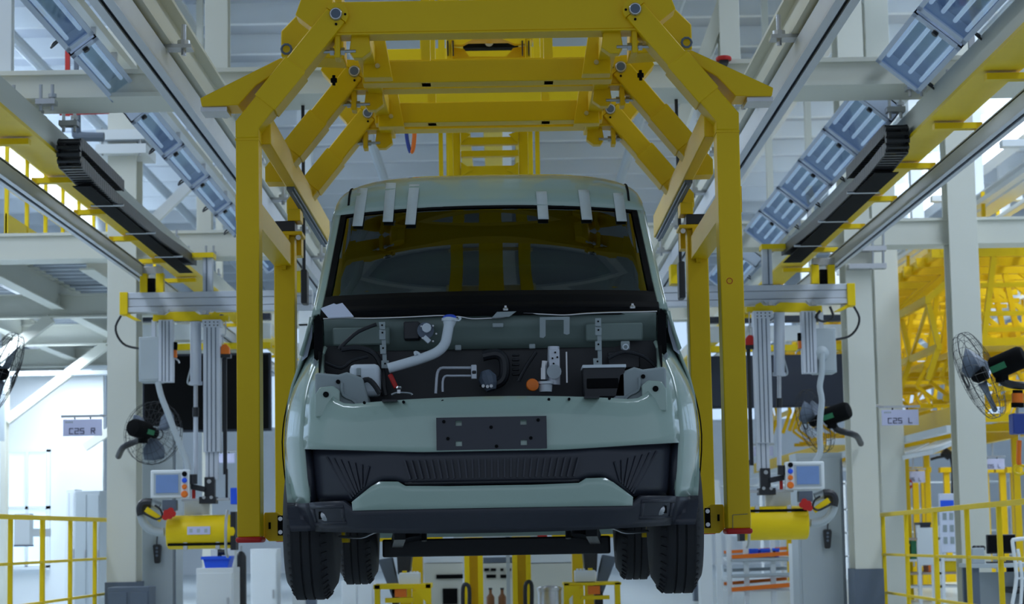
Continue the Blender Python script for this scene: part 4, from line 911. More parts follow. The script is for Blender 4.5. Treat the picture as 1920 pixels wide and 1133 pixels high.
# ================================================================ fans
def fan(c, ax, R, label, arm, motor_d=.16):
    c = Vector(c); ax = Vector(ax).normalized()       # ax: from guard centre to motor
    t = T('wall_fan', label, 'fan', c, 'wall fans'); m = MB()
    d, r, u = m.frame(ax, (0, 0, 1))
    def ring(rad, off, th): m.tube([c+ax*off+(r*math.cos(q)+u*math.sin(q))*rad for q in [2*math.pi*k/28 for k in range(28)]], th, 5, 1, True)
    for rad, off, th in ((R, 0, .004), (R*.97, .05, .002), (R*.97, -.05, .002), (R*.7, .09, .0016), (R*.7, -.09, .0016), (R*.4, .11, .0016), (R*.4, -.1, .0016), (R*.15, -.11, .006)): ring(rad, off, th)
    for k in range(26):
        q = 2*math.pi*k/26; e = r*math.cos(q)+u*math.sin(q); q2 = q+.12; e2 = r*math.cos(q2)+u*math.sin(q2)
        for s_ in (1, -1): m.tube([c+ax*s_*.12+e*R*.12, c+ax*s_*.09+e2*R*.7, c+ax*s_*.05+e2*R*.97, c+e2*R], .0016, 4, 2)
    stuff(m.build('wire_guard', BLK, t))
    for k in range(3):
        q = 2*math.pi*k/3+.4; rows = []
        for i in range(5):
            f = i/4; rad = lerp(.06, R*.88, f); w_ = lerp(.05, .13, math.sin(f*2.2)); row = []
            for j in (-1, 0, 1):
                a = q+j*w_/max(rad, .15)*.8; row.append(c+(r*math.cos(a)+u*math.sin(a))*rad+ax*(j*.04))
            rows.append(row)
        MB().grid(rows).build('blade', GREYD, t, solid=.004)
    MB().lathe(c-ax*.06, ax, [(0, .03), (.03, .055), (.12, .055)], 14).build('hub', DARK, t)
    mo = MB().lathe(c+ax*.11, ax, [(0, .075), (.02, .09), (motor_d+.08, .09), (motor_d+.11, .075), (motor_d+.12, .03)], 18).build('motor', DARK, t, ang=45)
    side = c+ax*(.11+motor_d*.5); k = Vector((0, -1, 0))-ax*(-ax.y); k.normalize()
    s2 = ax.cross(k); MB().beam(side+k*.088-ax*.07, side+k*.088+ax*.05, .05, .012, k).build('rating_plate', GREEN, mo)
    pts = [side-Vector((0, 0, .06))]+[Vector(a) for a in arm]
    MB().tube(pts, .032, 10).build('arm', BLK, t); MB().cyl(pts[0]+Vector((0, 0, .05)), pts[0]-Vector((0, 0, .07)), .05, n=12).build('yoke', DARK, t)
    return t
f1c = P(1836, 704, 16.5)
f1 = fan(f1c, (.80, -.42, .34), .355, 'large black wall fan hanging at the right edge before the tall column', [P(1880, 715, 16.4), P(1900, 722, 16.4), P(1930, 724, 16.4), P(1990, 730, 16.4)])
f2c = P(1528, 790, 21.3)
fan(f2c, (.80, -.5, .25), .33, 'smaller black wall fan between the right touch panel and its column', [P(1570, 806, 21.2), P(1590, 812, 21.2), P(1606, 818, 21.4), P(1614, 832, 21.9)])
fan(P(287, 812, 21.4), (-.35, -.85, .1), .32, 'black wall fan behind the left touch panel with trailing cables', [P(255, 828, 21.4), P(232, 838, 21.5), P(222, 856, 21.8)])
f0 = fan(P(2, 700, 17), (-.75, -.35, .3), .34, 'wire fan guard poking in at the far left edge', [P(-60, 700, 17), P(-100, 720, 17)])
# wall posts that carry the two nearer fans
for fan_, x, y in ((f1, P(1990, 730, 16.4).x+.06, 16.4), (f0, P(-100, 720, 17).x-.06, 17)):
    MB().box(x-.07, x+.07, y-.07, y+.07, 0, 4.0).build('mount_post', CREAM, fan_, bevel=.004)
# beacon, hoist and hook at the right edge
t = T('hook_hoist', 'blue hoist with orange hook strap hanging at the right edge under the fan', 'hoist', P(1908, 890, 16.4))
MB().cyl(P(1908, 732, 16.4), P(1908, 738, 16.4), .04, n=12).build('beacon_base', DARK, t); MB().cyl(P(1908, 738, 16.4), P(1908, 756, 16.4), .045, n=14).build('amber_lens', ORANGE, t); MB().cyl(P(1908, 756, 16.4), P(1908, 764, 16.4), .05, n=12).build('beacon_cap', DARK, t)
MB().cyl(P(1908, 764, 16.4), P(1908, 776, 16.4), .012, n=8).build('hanger_rod', STEEL, t)
a, b = P(1896, 776, 16.4), P(1930, 814, 16.4); MB().box(a.x, b.x, 16.35, 16.5, b.z, a.z).build('hoist_body', NAVYB, t, bevel=.01)
MB().tube([P(1911, 814, 16.4), P(1911, 826, 16.4)], .008, 6).build('chain', STEEL, t)
MB().tube([P(1911, 826, 16.4), P(1910, 860, 16.4), P(1911, 872, 16.4)], .02, 8).build('strap', ORANGE, t)
MB().tube([P(x, y, 16.4) for x, y in ((1911,872),(1902,876),(1902,886),(1912,890),(1922,886),(1922,876))], .010, 8, 3, True).build('hook_ring', YEL2, t)
# ================================================================ signs
def sign(txt, x0, y0, x1, y1, Y, label, tilt=0, hang=None, cell=None):
    a, b = P(x0, y0, Y), P(x1, y1, Y); w, h = b.x-a.x, a.z-b.z
    t = T('station_sign', label, 'sign', ((a.x+b.x)/2, Y, b.z), 'station signs')
    MB().box(a.x, b.x, Y, Y+.02, b.z, a.z).build('board', LILAC, t, bevel=.004)
    cell = cell or w*.62/(6*len(txt)-2)
    o = Vector((a.x+w*.17, Y-.003, b.z+h*.14))
    letters(txt, o, Vector((1, 0, 0)), Vector((0, 0, 1)), cell, cell*.8, .006, INK, t)
    for k in range(4): MB().box(a.x+w*(.07+.05*k), a.x+w*(.10+.05*k), Y-.003, Y, a.z-h*.22, a.z-h*.12).build('small_print', PRIMD, t)
    MB().box(a.x-.02, b.x+.02, Y, Y+.03, a.z+.02, a.z+.045).build('hanging_bar', STEEL, t)
    for f in (.3, .7): MB().cyl((a.x+w*f, Y+.01, a.z-.01), (a.x+w*f, Y+.01, a.z+.04), .008, n=6).build('link', DARK, t)
    if hang: MB().tube([(a.x+w*hang[0], Y+.015, a.z+.04)]+[Vector(p) for p in hang[1]], .012, 6, 1).build('bracket_arm', STEEL, t)
    return t
sign('C25 R', 118, 787, 191, 817, 22.3, 'lilac C25 R sign hung left of the wide column', hang=(.95, [(-4.0, 22.32, P(191, 784, 22.3).z)]))
sign('C25 L', 1653, 769, 1723, 797, 23, 'lilac C25 L sign hung right of the column', hang=(.05, [(3.8, 22.3, P(1653, 766, 23).z)]))
sign('C06 L', 1690, 884, 1735, 905, 34, 'small lilac C06 L sign far behind the right fence', hang=(.5, [P(1712, 860, 34), P(1712, 820, 36)]))
sign('C05 L', 1838, 861, 1884, 880, 31, 'small lilac C05 L sign right of the tall column far behind', hang=(.5, [P(1861, 850, 31), P(1861, 815, 31)]))
sign('     ', 403, 851, 440, 868, 32, 'small pale sign behind the left lift mast', hang=(.5, [P(420, 830, 32), P(420, 810, 33.8)]))
sign('      ', 1413, 838, 1450, 855, 32, 'small pale sign behind the right lift mast', hang=(.5, [P(1430, 820, 32), P(1430, 760, 33.8)]))
# ================================================================ dark screens, cabinets, pendants
def panel(nm, lbl, cat, x0, y0, x1, y1, Y, d, m, frame_m=None):
    a, b, ym = P(x0, y0, Y), P(x1, y1, Y), min(1100, (y0+y1)/2); a.x = P(x0, ym, Y).x; b.x = P(x1, ym, Y).x; t = T(nm, lbl, cat, ((a.x+b.x)/2, Y, b.z))
    MB().box(a.x, b.x, Y, Y+d, b.z, a.z).build('body', m, t, bevel=.006)
    return t, a, b
for lbl, x0, y0, x1, y1 in (('large dark information screen behind the left lift', 266, 665, 508, 808), ('large dark information screen behind the right lift', 1330, 668, 1582, 762)):
    t, a, b = panel('information_screen', lbl, 'screen', x0, y0, x1, y1, 27, .12, NAVY)
    MB().box(a.x+.03, b.x-.03, 26.985, 27, b.z+.03, a.z-.03).build('display', DARK if x0 < 900 else NAVY, t)
    for f in (.2, .8): MB().cyl((lerp(a.x, b.x, f), 27.06, a.z), (lerp(a.x, b.x, f), 27.06, a.z+.4), .02, n=8).build('suspension_rod', STEEL, t)
    MB().box(a.x, b.x, 27.0, 27.12, a.z+.05, a.z+.13).build('support_bar', YEL2, t)
    MB().box(a.x, b.x, 27.02, 27.1, a.z+.18, a.z+.38).build('lamp_strip', WHITE, t)
    MB().box(a.x, b.x, 26.98, 27.14, a.z+.42, a.z+.5).build('cable_tray', NAVY, t)
    for f in ((.45, .6) if x0 < 900 else (.5, .8)): MB().box(lerp(a.x, b.x, f)-.04, lerp(a.x, b.x, f)+.04, 27.0, 27.1, a.z+.5, ZR).build('drop_post', CREAM, t)
for lbl, x0, x1, py, px_ in (('tall grey control cabinet behind the left drum tool', 262, 330, 1040, 294), ('tall grey control cabinet behind the right drum tool', 1496, 1584, 1012, 1552)):
    t, a, b = panel('control_cabinet', lbl, 'cabinet', x0, 800 if x0 < 900 else 850, x1, 1150, 22.6, .5, GREY)
    MB().box(a.x+.03, b.x-.03, 22.585, 22.6, .1, a.z-.06).build('door', GREY, t, bevel=.004)
    MB().box(b.x-.012, b.x-.004, 22.58, 22.6, .1, a.z-.06).build('door_gap', GREYD, t)
    t['category'] = 'cabinet'
    h = T('pendant_control', 'black hand pendant hooked on the '+('left' if x0 < 900 else 'right')+' control cabinet', 'pendant', P(px_, py+16, 22.55), 'hand pendants')
    MB().prism([P(px_+dx, py+dy, 22.5) for dx, dy in ((-8,-16),(-6,-19),(6,-19),(8,-15),(6,14),(4,17),(-4,17),(-5,14))], (0, .06, 0)).build('case', BLK, h, bevel=.008)
    for dy in (-12, -5, 2): MB().cyl(P(px_, py+dy, 22.49), P(px_, py+dy, 22.5), .014, n=10).build('key', GREYD, h)
    MB().tube([P(px_, py-18, 22.53), P(px_, py-26, 22.57), P(px_+1, py-34, 22.58)], .007, 6).build('cord', BLK, h)
def shelf_cab(nm, lbl, cat, x0, y0, x1, y1, Y, d, m, lines=1):
    t, a, b = panel(nm, lbl, cat, x0, y0, x1, y1, Y, d, m)
    n = lines+1
    for k in range(n):
        MB().box(lerp(a.x, b.x, k/n)+.015, lerp(a.x, b.x, (k+1)/n)-.015, Y-.012, Y, b.z+.05, a.z-.05).build('door', m, t, bevel=.003)
        MB().box(lerp(a.x, b.x, (k+.85)/n)-.01, lerp(a.x, b.x, (k+.85)/n)+.01, Y-.03, Y-.012, (a.z+b.z)/2-.06, (a.z+b.z)/2+.06).build('handle', STEEL, t)
    return t
shelf_cab('locker', 'tall grey metal locker beside the pale wall at the left', 'locker', 140, 921, 187, 1160, 28, .5, GREY)
shelf_cab('locker', 'shorter pale locker left of the tall grey one', 'locker', 122, 918, 140, 1160, 28.6, .5, WHITE)
shelf_cab('floor_box', 'low slate-grey floor box at the foot of the left column', 'box', 202, 1102, 280, 1190, 21.3, .4, GREYD)
t, a, b = panel('wall_box', 'small pale wall box behind the left fence', 'box', 26, 963, 56, 1022, 26, .2, WHITE); MB().box(a.x, b.x+.05, 25.99, 26.0, b.z-.02, b.z).build('base_lip', GREYD, t); MB().box(a.x+.08, b.x-.08, 26.2, 27.6, b.z+.1, b.z+.2).build('cable_duct', WHITE, t)
shelf_cab('parts_cabinet', 'white floor cabinet with blue bin on top below the left drum', 'cabinet', 368, 1066, 438, 1200, 21, .5, WHITE, 0)
t, a, b = panel('white_panel', 'white upright panel right of the left drum tool', 'panel', 395, 1030, 440, 1190, 21.6, .2, WHITE)
bn = T('parts_bin', 'bright blue plastic bin on the white cabinet at the left', 'bin', P(405, 1066, 21.2))
a, b = P(379, 1044, 21.05), P(432, 1066, 21.05); MB().prism([(a.x, 21.05, a.z), (a.x+.03, 21.05, b.z), (b.x-.03, 21.05, b.z), (b.x, 21.05, a.z)], (0, .35, 0)).build('bin', BLUE, bn, bevel=.01); MB().box(a.x-.01, b.x+.01, 21.03, 21.05, a.z-.03, a.z).build('rim', BLUE, bn)
t = T('black_gauge', 'black clamp gauge resting on the blue bin', 'gauge', P(415, 1044, 21.15)); MB().cyl(P(410, 1036, 21.15), P(425, 1036, 21.15), .03, n=10).build('body', BLK, t); MB().beam(P(412, 1044, 21.15), P(412, 1030, 21.15), .04, .04, (0, 1, 0)).build('jaw', BLK, t, bevel=.004)
for k, (x0, y0, x1, y1, Y, m, lbl, cat, nm) in enumerate((
    (441, 1034, 462, 1092, 24.5, BLK, 'black foot pedal stand just left of the front yellow post', 'stand', 'pedal_stand'),
    (441, 1075, 456, 1150, 25, GREEN, 'dark green cylinder below the black pedal stand', 'cylinder', 'gas_cylinder'))):
    t = T(nm, lbl, cat, P((x0+x1)/2, y1, Y)); c0, c1 = P((x0+x1)/2, y1, Y), P((x0+x1)/2, y0, Y); r = abs(P(x1, y0, Y).x-P(x0, y0, Y).x)/2
    MB().lathe((c0.x, c0.y, 0), (0, 0, 1), [(0, r), (c1.z-.06, r), (c1.z-.02, r*.7), (c1.z, r*.3)], 16).build('body', m, t)
    MB().cyl((c0.x, Y, c1.z-.01), (c0.x, Y, c1.z+.06), r*.25, n=10).build('valve', STEEL, t)
# right-hand rack behind the drum
t = T('flow_rack', 'white flow rack with orange rails between the right hanger post and the grey cabinet', 'rack', P(1430, 1133, 26))
for x in (1312, 1346, 1366, 1398, 1448, 1490): MB().box(P(x, 1000, 26).x-.03, P(x, 1000, 26).x+.03, 26, 26.06, 0, P(x, 900, 26).z).build('upright', WHITE, t)
for y0, y1, m in ((1045, 1037, ORANGE), (1106, 1096, ORANGE), (1080, 1076, GREY), (1050, 1048, GREY)):
    a, b = P(1372, y0, 25.95), P(1494, y1, 25.95); MB().beam(a, b, .05, .05 if m is ORANGE else .03).build('rack_rail', m, t)
    MB().beam(a+Vector((0, .9, .05)), b+Vector((0, .9, .05)), .05, .04).build('rack_rail', m, t)
    MB().box(a.x, b.x, 25.98, 26.85, min(a.z, b.z)-.03, min(a.z, b.z)-.01).build('shelf', WHITE, t)
for k, (x0, x1) in enumerate(((1404, 1422), (1426, 1444), (1448, 1462))):
    z = min(P(1372, 1050, 25.95).z, P(1494, 1048, 25.95).z)-.06; 
    t2 = T('parts_bin', ('first','second','third')[k]+' small blue bin from the left on the right flow rack', 'bin', P((x0+x1)/2, 1058, 26), 'blue bins on the flow rack')
    a, b = P(x0, 1042, 26), P(x1, 1042, 26); zz = P(1430, 1048, 25.95).z; zz = min(P(1372, 1050, 25.95).z, P(1494, 1048, 25.95).z)-.01
    MB().prism([(a.x, 26, zz+.13), (a.x+.015, 26, zz), (b.x-.015, 26, zz), (b.x, 26, zz+.13)], (0, .4, 0)).build('bin', BLUE, t2, bevel=.004); MB().box(a.x, b.x, 25.99, 26.0, zz+.11, zz+.14).build('rim', BLUE, t2)
shelf_cab('parts_cabinet', 'tall white cabinet left of the right grey control cabinet', 'cabinet', 1492, 1020, 1530, 1200, 23.4, .5, WHITE, 0)
shelf_cab('parts_cabinet', 'white cabinet far behind between the left posts', 'cabinet', 470, 1030, 520, 1200, 30, .5, WHITE, 0)
shelf_cab('parts_cabinet', 'white cabinet far behind right of the left front wheel', 'cabinet', 640, 1090, 700, 1200, 30, .5, WHITE, 1)
# ================================================================ fences
def fence(p0, p1, xs, dbl, label, zmid, zbot):
    a, b = Vector(p0), Vector(p1); t = T('safety_fence', label, 'fence', (lerp(a.x, b.x, .5), lerp(a.y, b.y, .5), 0), 'yellow safety fences')
    def onl(x):       # where the sight line x meets the fence line (plan view)
        lo, hi = 0, 1
        lo, hi = -.3, 1.3
        for _ in range(40):
            m = (lo+hi)/2; p = a.lerp(b, m); q = RC.transposed() @ (p-Vector((0, 0, CZ))); sx = 960+FPX*q.x/-q.z
            if (sx < x) == (dbl > 0): lo = m
            else: hi = m
        return a.lerp(b, (lo+hi)/2)
    pts = [onl(x) for x in xs]
    for k, p in enumerate(pts):
        big = k in (0,) or xs[k] in (1752, 80)
        MB().box(p.x-.02, p.x+.02, p.y-(.032 if big else .02), p.y+(.032 if big else .02), 0, p.z-.012).build('post', YEL2, t, bevel=.006)
    ends = [pts[0], pts[-1]]
    for z in (0, zmid, zbot):
        s0, s1 = ends[0].copy(), ends[1].copy(); 
        if z: s0.z -= z; s1.z -= z
        MB().beam(s0, s1, .042 if not z else .026, .042 if not z else .026).build('top_rail' if not z else 'rail', YEL2, t, bevel=.005)
    MB().tube([pts[0]+Vector((0, 0, -.09)), pts[0]+Vector((0, 0, -.02)), pts[0]+(pts[1]-pts[0])*.08, pts[0]+(pts[1]-pts[0])*.2], .022, 8).build('corner_bend', YEL2, t)
    return t
cR, eR = P(1620, 969, 24), P(1920, 941, 15.6); fence(cR, eR, [1622, 1655, 1698, 1752, 1812, 1872, 1945, 2040], 1, 'yellow tubular safety fence in the lower right corner', .415, .81)
cL, eL = P(218, 976, 23), P(0, 969, 18); fence(cL, eL, [220, 178, 132, 80, 20, -50], -1, 'yellow tubular safety fence in the lower left corner', .40, .765)
# ================================================================ mezzanine at the left
mz = T('mezzanine', 'cream steel mezzanine deck receding along the left side', 'platform', (-6.6, 23, 3.9))
MB().box(-9.5, -4.25, 22.7, 40, 4.22, 4.26).build('deck', ROOF, mz)
rb0 = MB().box(-9.5, -4.25, 22.9, 22.98, 4.17, 4.22).build('deck_rib', ROOF, mz)
for k in range(1, 48): again(rb0, 'deck_rib', mz, (0, k*.35, 0))
for x in (-4.4, -5.5, -6.8, -8.2): MB().ibeam((x, 22.6, 4.02), (x, 40, 4.02), .16, .34, .012, .02).build('joist', CREAM, mz)
for y in (26.5, 30.2, 34): MB().ibeam((-9.5, y, 3.9), (-4.1, y, 3.9), .16, .3, .012, .02).build('bearer', CREAM, mz)
for y in (26.5, 30.2): MB().beam((-5.6, y, 3.75), (-7.0, y, 2.7), .13, .13).build('brace', CREAM, mz)
MB().beam((-4.7, 30.2, 3.05), (-5.9, 30.2, 2.3), .11, .11).build('brace', CREAM, mz)
MB().box(-6.9, -4.1, 29.8, 29.95, 3.3, 3.36).build('tie_bar', WHITE, mz); MB().box(-6.9, -4.1, 33.7, 33.85, 3.7, 3.75).build('tie_bar', WHITE, mz)
k0 = None
for k in range(6):
    for x in (-6.1, -7.6):
        o = MB().box(x-.05, x+.05, 23.5+k*2.6, 24.5+k*2.6, 4.12, 4.16).build('lamp_tube', TUBE, mz)
for y in (29.9, 23.3): MB().box(-4.2, -4.08, y, y+.12, 0, 4.0).build('column', CREAM, mz)
for x in (-9.4,): 
    for y in (24, 30, 36): MB().box(x-.08, x+.08, y, y+.16, 0, 3.9).build('column', CREAM, mz)
gr = T('guard_rail', 'yellow guard rail on the edge of the left mezzanine', 'railing', (-5.3, 23, 4.26))
for k in range(11): MB().box(-5.32, -5.28, 22.75+k*.98, 22.8+k*.98, 4.26, 5.30).build('post', YEL2, gr)
for z in (5.28, 4.8): MB().beam((-5.3, 22.75, z), (-5.3, 33, z), .045, .045).build('rail', YEL2, gr)
MB().box(-5.31, -5.29, 22.75, 33, 4.28, 4.5).build('toe_board', YEL2, gr)
# pipes, clamps and hooks on the columns
t = T('clamped_bracket', 'white clamped beam bracket around the column at upper left', 'bracket', P(225, 270, 22)); 
a, b = P(182, 245, 21.9), P(272, 262, 21.9); MB().box(a.x, b.x, 21.85, 22.5, b.z, a.z).build('upper_bar', WHITE, t)
a, b = P(180, 272, 21.9), P(275, 288, 21.9); MB().box(a.x, b.x, 21.85, 22.5, b.z, a.z).build('lower_bar', WHITE, t)
for x in (192, 262): MB().cyl(P(x, 240, 21.88), P(x, 292, 21.88), .012, n=8).build('tie_rod', STEEL, t)
t = T('clamped_bracket', 'white clamped beam bracket around the C25 L column top', 'bracket', P(1640, 490, 22))
for x in (1636, 1656): MB().cyl(P(x, 430, 21.9), P(x, 505, 21.9), .014, n=8).build('tie_rod', STEEL, t)
for y in (462, 495): a, b = P(1592, y, 21.88), P(1662, y+8, 21.88); MB().box(a.x, b.x, 21.86, 21.99, b.z, a.z).build('bar', STEEL, t)
t = T('red_button', 'red round stop button on the cream crossbeam right of the yellow frame', 'button', P(1356, 116, 14.1))
MB().cyl(P(1357, 120, 14.15), P(1357, 112, 14.15), .02, n=10).build('stem', BLK, t); MB().lathe(P(1357, 114, 14.15), (0, 0, 1), [(0, .05), (.012, .054), (.024, .052), (.03, .04)], 18).build('cap', RED, t); MB().box(P(1357, 120, 14.15).x-.03, P(1357, 120, 14.15).x+.03, 14.12, 14.25, 4.14, P(1357, 120, 14.15).z).build('mount', BLK, t)
t = T('red_pipe', 'short red pipe under the near crossbeam at upper left', 'pipe', P(150, 210, 18)); MB().cyl(P(112, 211, 19), P(204, 208, 19), .028, n=10).build('pipe', RED, t); MB().box(-3.9, -3.86, 18.98, 19.02, P(140, 211, 19).z-.03, ZR).build('drop', RED, t)
t = T('grey_duct', 'dark grey bent duct pipe hanging under the near crossbeam at upper left', 'duct', P(150, 250, 20)); MB().tube([P(143, 205, 20), P(143, 248, 20), P(150, 256, 20), P(195, 257, 20)], .045, 10, 3).build('pipe', GREYD, t); MB().box(P(143,205,20).x-.02, P(143,205,20).x+.02, 19.98, 20.02, P(143,206,20).z, ZR).build('drop_rod', GREYD, t)
# ================================================================ stored carriers on the right
def stored(cx, cy, zt, label, src=[None]):
    if src[0] is not None: return copy_thing(src[0], (cx, cy, zt), label)
    t = T('stored_carrier', label, 'carrier', (cx, cy, zt), 'stored yellow carriers'); src[0] = t
    def V(x, y, z): return Vector((cx+x, cy+y, zt+z))
    def bm_(nm, a, b, w=.09, h=None): MB().beam(V(*a), V(*b), w*.75, (h or w)*.8).build(nm, YEL, t)
    for s_ in (-1, 1):
        bm_('top_beam', (s_*.9, -1.3, 0), (s_*.9, 1.3, 0), .1, .14)
        bm_('spine', (s_*.28, -1.2, .12), (s_*.28, 1.2, .12), .08, .12)
    for y in (-1.25, -.3, .55, 1.25):
        bm_('cross_beam', (-1.05, y, -.04), (1.05, y, -.04), .11, .15)
        if y in (-.3,): continue
        for s_ in (-1, 1):
            bm_('arm', (s_*.45, y, -.05), (s_*1.12, y, -.62), .09)
            bm_('post', (s_*1.12, y, -.6), (s_*1.0, y, -1.2), .08)
            bm_('leg', (s_*1.0, y, -1.2), (s_*1.15, y, -1.6), .08)
            bm_('stay', (s_*.28, y, -.1), (s_*.45, y, -1.15), .09)
            bm_('splay', (s_*.45, y, -1.1), (s_*.62, y, -1.45), .06)
            bm_('splay', (s_*.62, y, -1.45), (s_*.28, y, -1.72), .06)
        for z in (-.45, -.8, -1.0): bm_('rung', (-.45, y, z), (.45, y, z), .07)
        bm_('tray_beam', (-.5, y, -1.15), (.5, y, -1.15), .12)
        bm_('foot_beam', (-.6, y, -1.72), (.6, y, -1.72), .08)
    for s_ in (-1, 1):
        bm_('side_rail', (s_*1.12, -1.3, -.62), (s_*1.12, 1.3, -.62), .08, .12)
        bm_('low_rail', (s_*1.0, -1.3, -1.2), (s_*1.0, 1.3, -1.2), .08, .1)
        bm_('brace', (s_*1.1, -1.25, -.65), (s_*1.0, .55, -1.2), .05)
        bm_('tray_rail', (s_*.5, -1.3, -1.15), (s_*.5, 1.3, -1.15), .07)
        bm_('foot_rail', (s_*.4, -1.3, -1.72), (s_*.4, 1.3, -1.72), .07)
        bm_('hanger', (s_*.28, -.8, .15), (s_*.28, -.8, .78), .06); bm_('hanger', (s_*.28, .8, .15), (s_*.28, .8, .78), .06)
    MB().box(cx-.48, cx+.48, cy-1.2, cy+1.2, zt-1.13, zt-1.10).build('tray', YEL, t)
    return t
zt0 = 4.35
stored(6.35, 27.2, zt0, 'nearest stored yellow carrier at the right edge under the conveyor')
stored(6.35, 30.6, zt0, 'second stored yellow carrier behind the tall right column')
stored(6.35, 34.0, zt0, 'third stored yellow carrier between the two right columns')
stored(6.35, 37.4, zt0, 'fourth stored yellow carrier behind the third')
stored(6.35, 40.8, zt0, 'fifth stored yellow carrier far behind on the right')
stored(9.6, 33.0, zt0, 'stored yellow carrier on the outer conveyor at the right edge')
stored(9.6, 37.0, zt0, 'second stored yellow carrier on the outer conveyor')
for cx, lbl in ((6.35, 'white conveyor beam above the stored yellow carriers'), (9.6, 'white conveyor beam of the outer carrier line')):
    t = T('conveyor_beam', lbl, 'beam', (cx, 30, 5.0)); MB().ibeam((cx, 22, 5.14), (cx, 50, 5.14), .24, .24, .014, .02).build('beam', WHITE, t)
    for s_ in (-1, 1): MB().box(cx+s_*.28-.05, cx+s_*.28+.05, 22, 50, 4.98, 5.04).build('track', WHITE, t)
    for y in range(24, 50, 4):
        MB().box(cx-.6, cx+.6, y-.08, y+.08, 5.26, 5.34).build('yoke', WHITE, t)
        MB().box(cx-.09, cx+.09, y-.09, y+.09, 5.34, ZR).build('drop_column', WHITE, t)
# yellow floor guide and white lamp tray below the carriers
t = T('yellow_girder', 'long yellow girder below the stored carriers', 'beam', (5.9, 25, 2.25)); MB().box(5.4, 5.5, 25, 46, 2.15, 2.4).build('side', YEL, t); MB().box(6.9, 7.0, 25, 46, 2.15, 2.4).build('side', YEL, t)
for k in range(8): MB().box(5.5, 6.9, 25.4+k*2.6, 25.55+k*2.6, 2.2, 2.3).build('rung', YEL, t)
for y in (28.9, 35, 41):
    for x in (5.45, 6.95): MB().box(x-.045, x+.045, y, y+.09, 0, 2.15).build('leg', YEL, t)
t = T('lamp_tray', 'row of white lamp trays under the yellow girder at the right', 'lamp', (5.1, 25, 1.9))
MB().box(5.0, 5.1, 24, 44, 2.02, 2.10).build('rail', WHITE, t); MB().box(4.1, 5.0, 26.9, 27.0, 2.02, 2.1).build('rail', WHITE, t)
for k in range(6): MB().hexa([(4.95, 24.6+k*2.4, 1.80), (5.4, 24.6+k*2.4, 1.98), (5.4, 26.6+k*2.4, 1.98), (4.95, 26.6+k*2.4, 1.80), (4.95, 24.6+k*2.4, 1.85), (5.4, 24.6+k*2.4, 2.03), (5.4, 26.6+k*2.4, 2.03), (4.95, 26.6+k*2.4, 1.85)]).build('tray', WHITE, t)
for y in (27, 33, 39): MB().box(5.02, 5.08, y, y+.06, 0, 2.02).build('leg', WHITE, t)
t = T('small_fan', 'tiny black fan on an arm beyond the fence between the right columns', 'fan', P(1775, 850, 31)); MB().cyl(P(1768, 846, 31), P(1782, 856, 31), .07, n=12).build('motor', BLK, t); MB().tube([P(1745, 862, 31), P(1758, 858, 31), P(1770, 856, 31)], .02, 6).build('arm', BLK, t); MB().tube([P(1782, 855, 31), P(1786, 880, 31), P(1786, 930, 31)], .02, 6).build('stem', BLK, t)
# ---- lower right: board, workstation, racks
t, a, b = panel('notice_board', 'white notice board with blue heading behind the right fence', 'board', 1763, 926, 1806, 1036, 25, .05, PAPER)
MB().box(a.x+.01, b.x-.01, 24.99, 25, a.z-.16, a.z-.08).build('heading', BLUE, t)
for i in range(3):
    for j in range(3): MB().box(lerp(a.x, b.x, .12+.3*i), lerp(a.x, b.x, .28+.3*i), 24.992, 25, b.z+.1+.14*j, b.z+.18+.14*j).build('print_block', PRIMD, t)
for f in (.1, .9): MB().box(lerp(a.x, b.x, f)-.015, lerp(a.x, b.x, f)+.015, 25.05, 25.09, 0, a.z).build('stand_leg', WHITE, t)
t, a, b = panel('notice_board', 'light board just left of the blue-headed notice board', 'board', 1722, 990, 1752, 1060, 26, .04, WHITE)
for f in (.1, .9): MB().box(lerp(a.x, b.x, f)-.015, lerp(a.x, b.x, f)+.015, 26.04, 26.08, 0, a.z).build('stand_leg', WHITE, t)
t = T('round_red_sign', 'round red and white sign left of the C06 L sign', 'sign', P(1700, 905, 30)); MB().cyl(P(1700, 908, 30), P(1700, 908, 30)+Vector((0, .02, 0)), .085, n=24).build('disc', RED, t); MB().box(P(1700, 908, 30).x-.07, P(1700, 908, 30).x+.07, 29.99, 30, P(1700, 908, 30).z-.02, P(1700, 908, 30).z+.02).build('bar', PAPER, t); MB().cyl(P(1700, 915, 30)+Vector((0, .03, 0)), (P(1700, 915, 30).x, 30.03, 0), .02, n=8).build('post', WHITE, t)
wk = T('work_bench', 'grey work bench behind the right fence carrying the monitor', 'table', P(1850, 1060, 20.6)); a, b = P(1822, 1058, 20.6), P(1920, 1064, 20.6)
MB().box(a.x, b.x+.3, 20.6, 21.2, b.z, a.z).build('worktop', GREY, wk, bevel=.004)
for x in (a.x+.05, b.x+.2):
    for y in (20.65, 21.1): MB().box(x-.03, x+.03, y, y+.06, 0, b.z).build('leg', GREYD, wk)
MB().box(a.x+.05, b.x+.2, 21.0, 21.03, .2, b.z-.05).build('back_panel', GREY, wk)
mo = T('monitor', 'black computer monitor on the grey work bench', 'monitor', P(1878, 1058, 20.8)); a, b = P(1850, 1003, 20.8), P(1906, 1038, 20.8); MB().box(a.x, b.x, 20.8, 20.85, b.z, a.z).build('screen_case', BLK, mo, bevel=.008); MB().box(a.x+.01, b.x-.01, 20.795, 20.8, b.z+.015, a.z-.01).build('screen', DARK, mo)
zt = P(1822, 1058, 20.6).z; MB().box((a.x+b.x)/2-.03, (a.x+b.x)/2+.03, 20.84, 20.88, zt, (a.z+b.z)/2).build('neck', BLK, mo); MB().box((a.x+b.x)/2-.12, (a.x+b.x)/2+.12, 20.77, 20.97, zt, zt+.015).build('foot', BLK, mo)
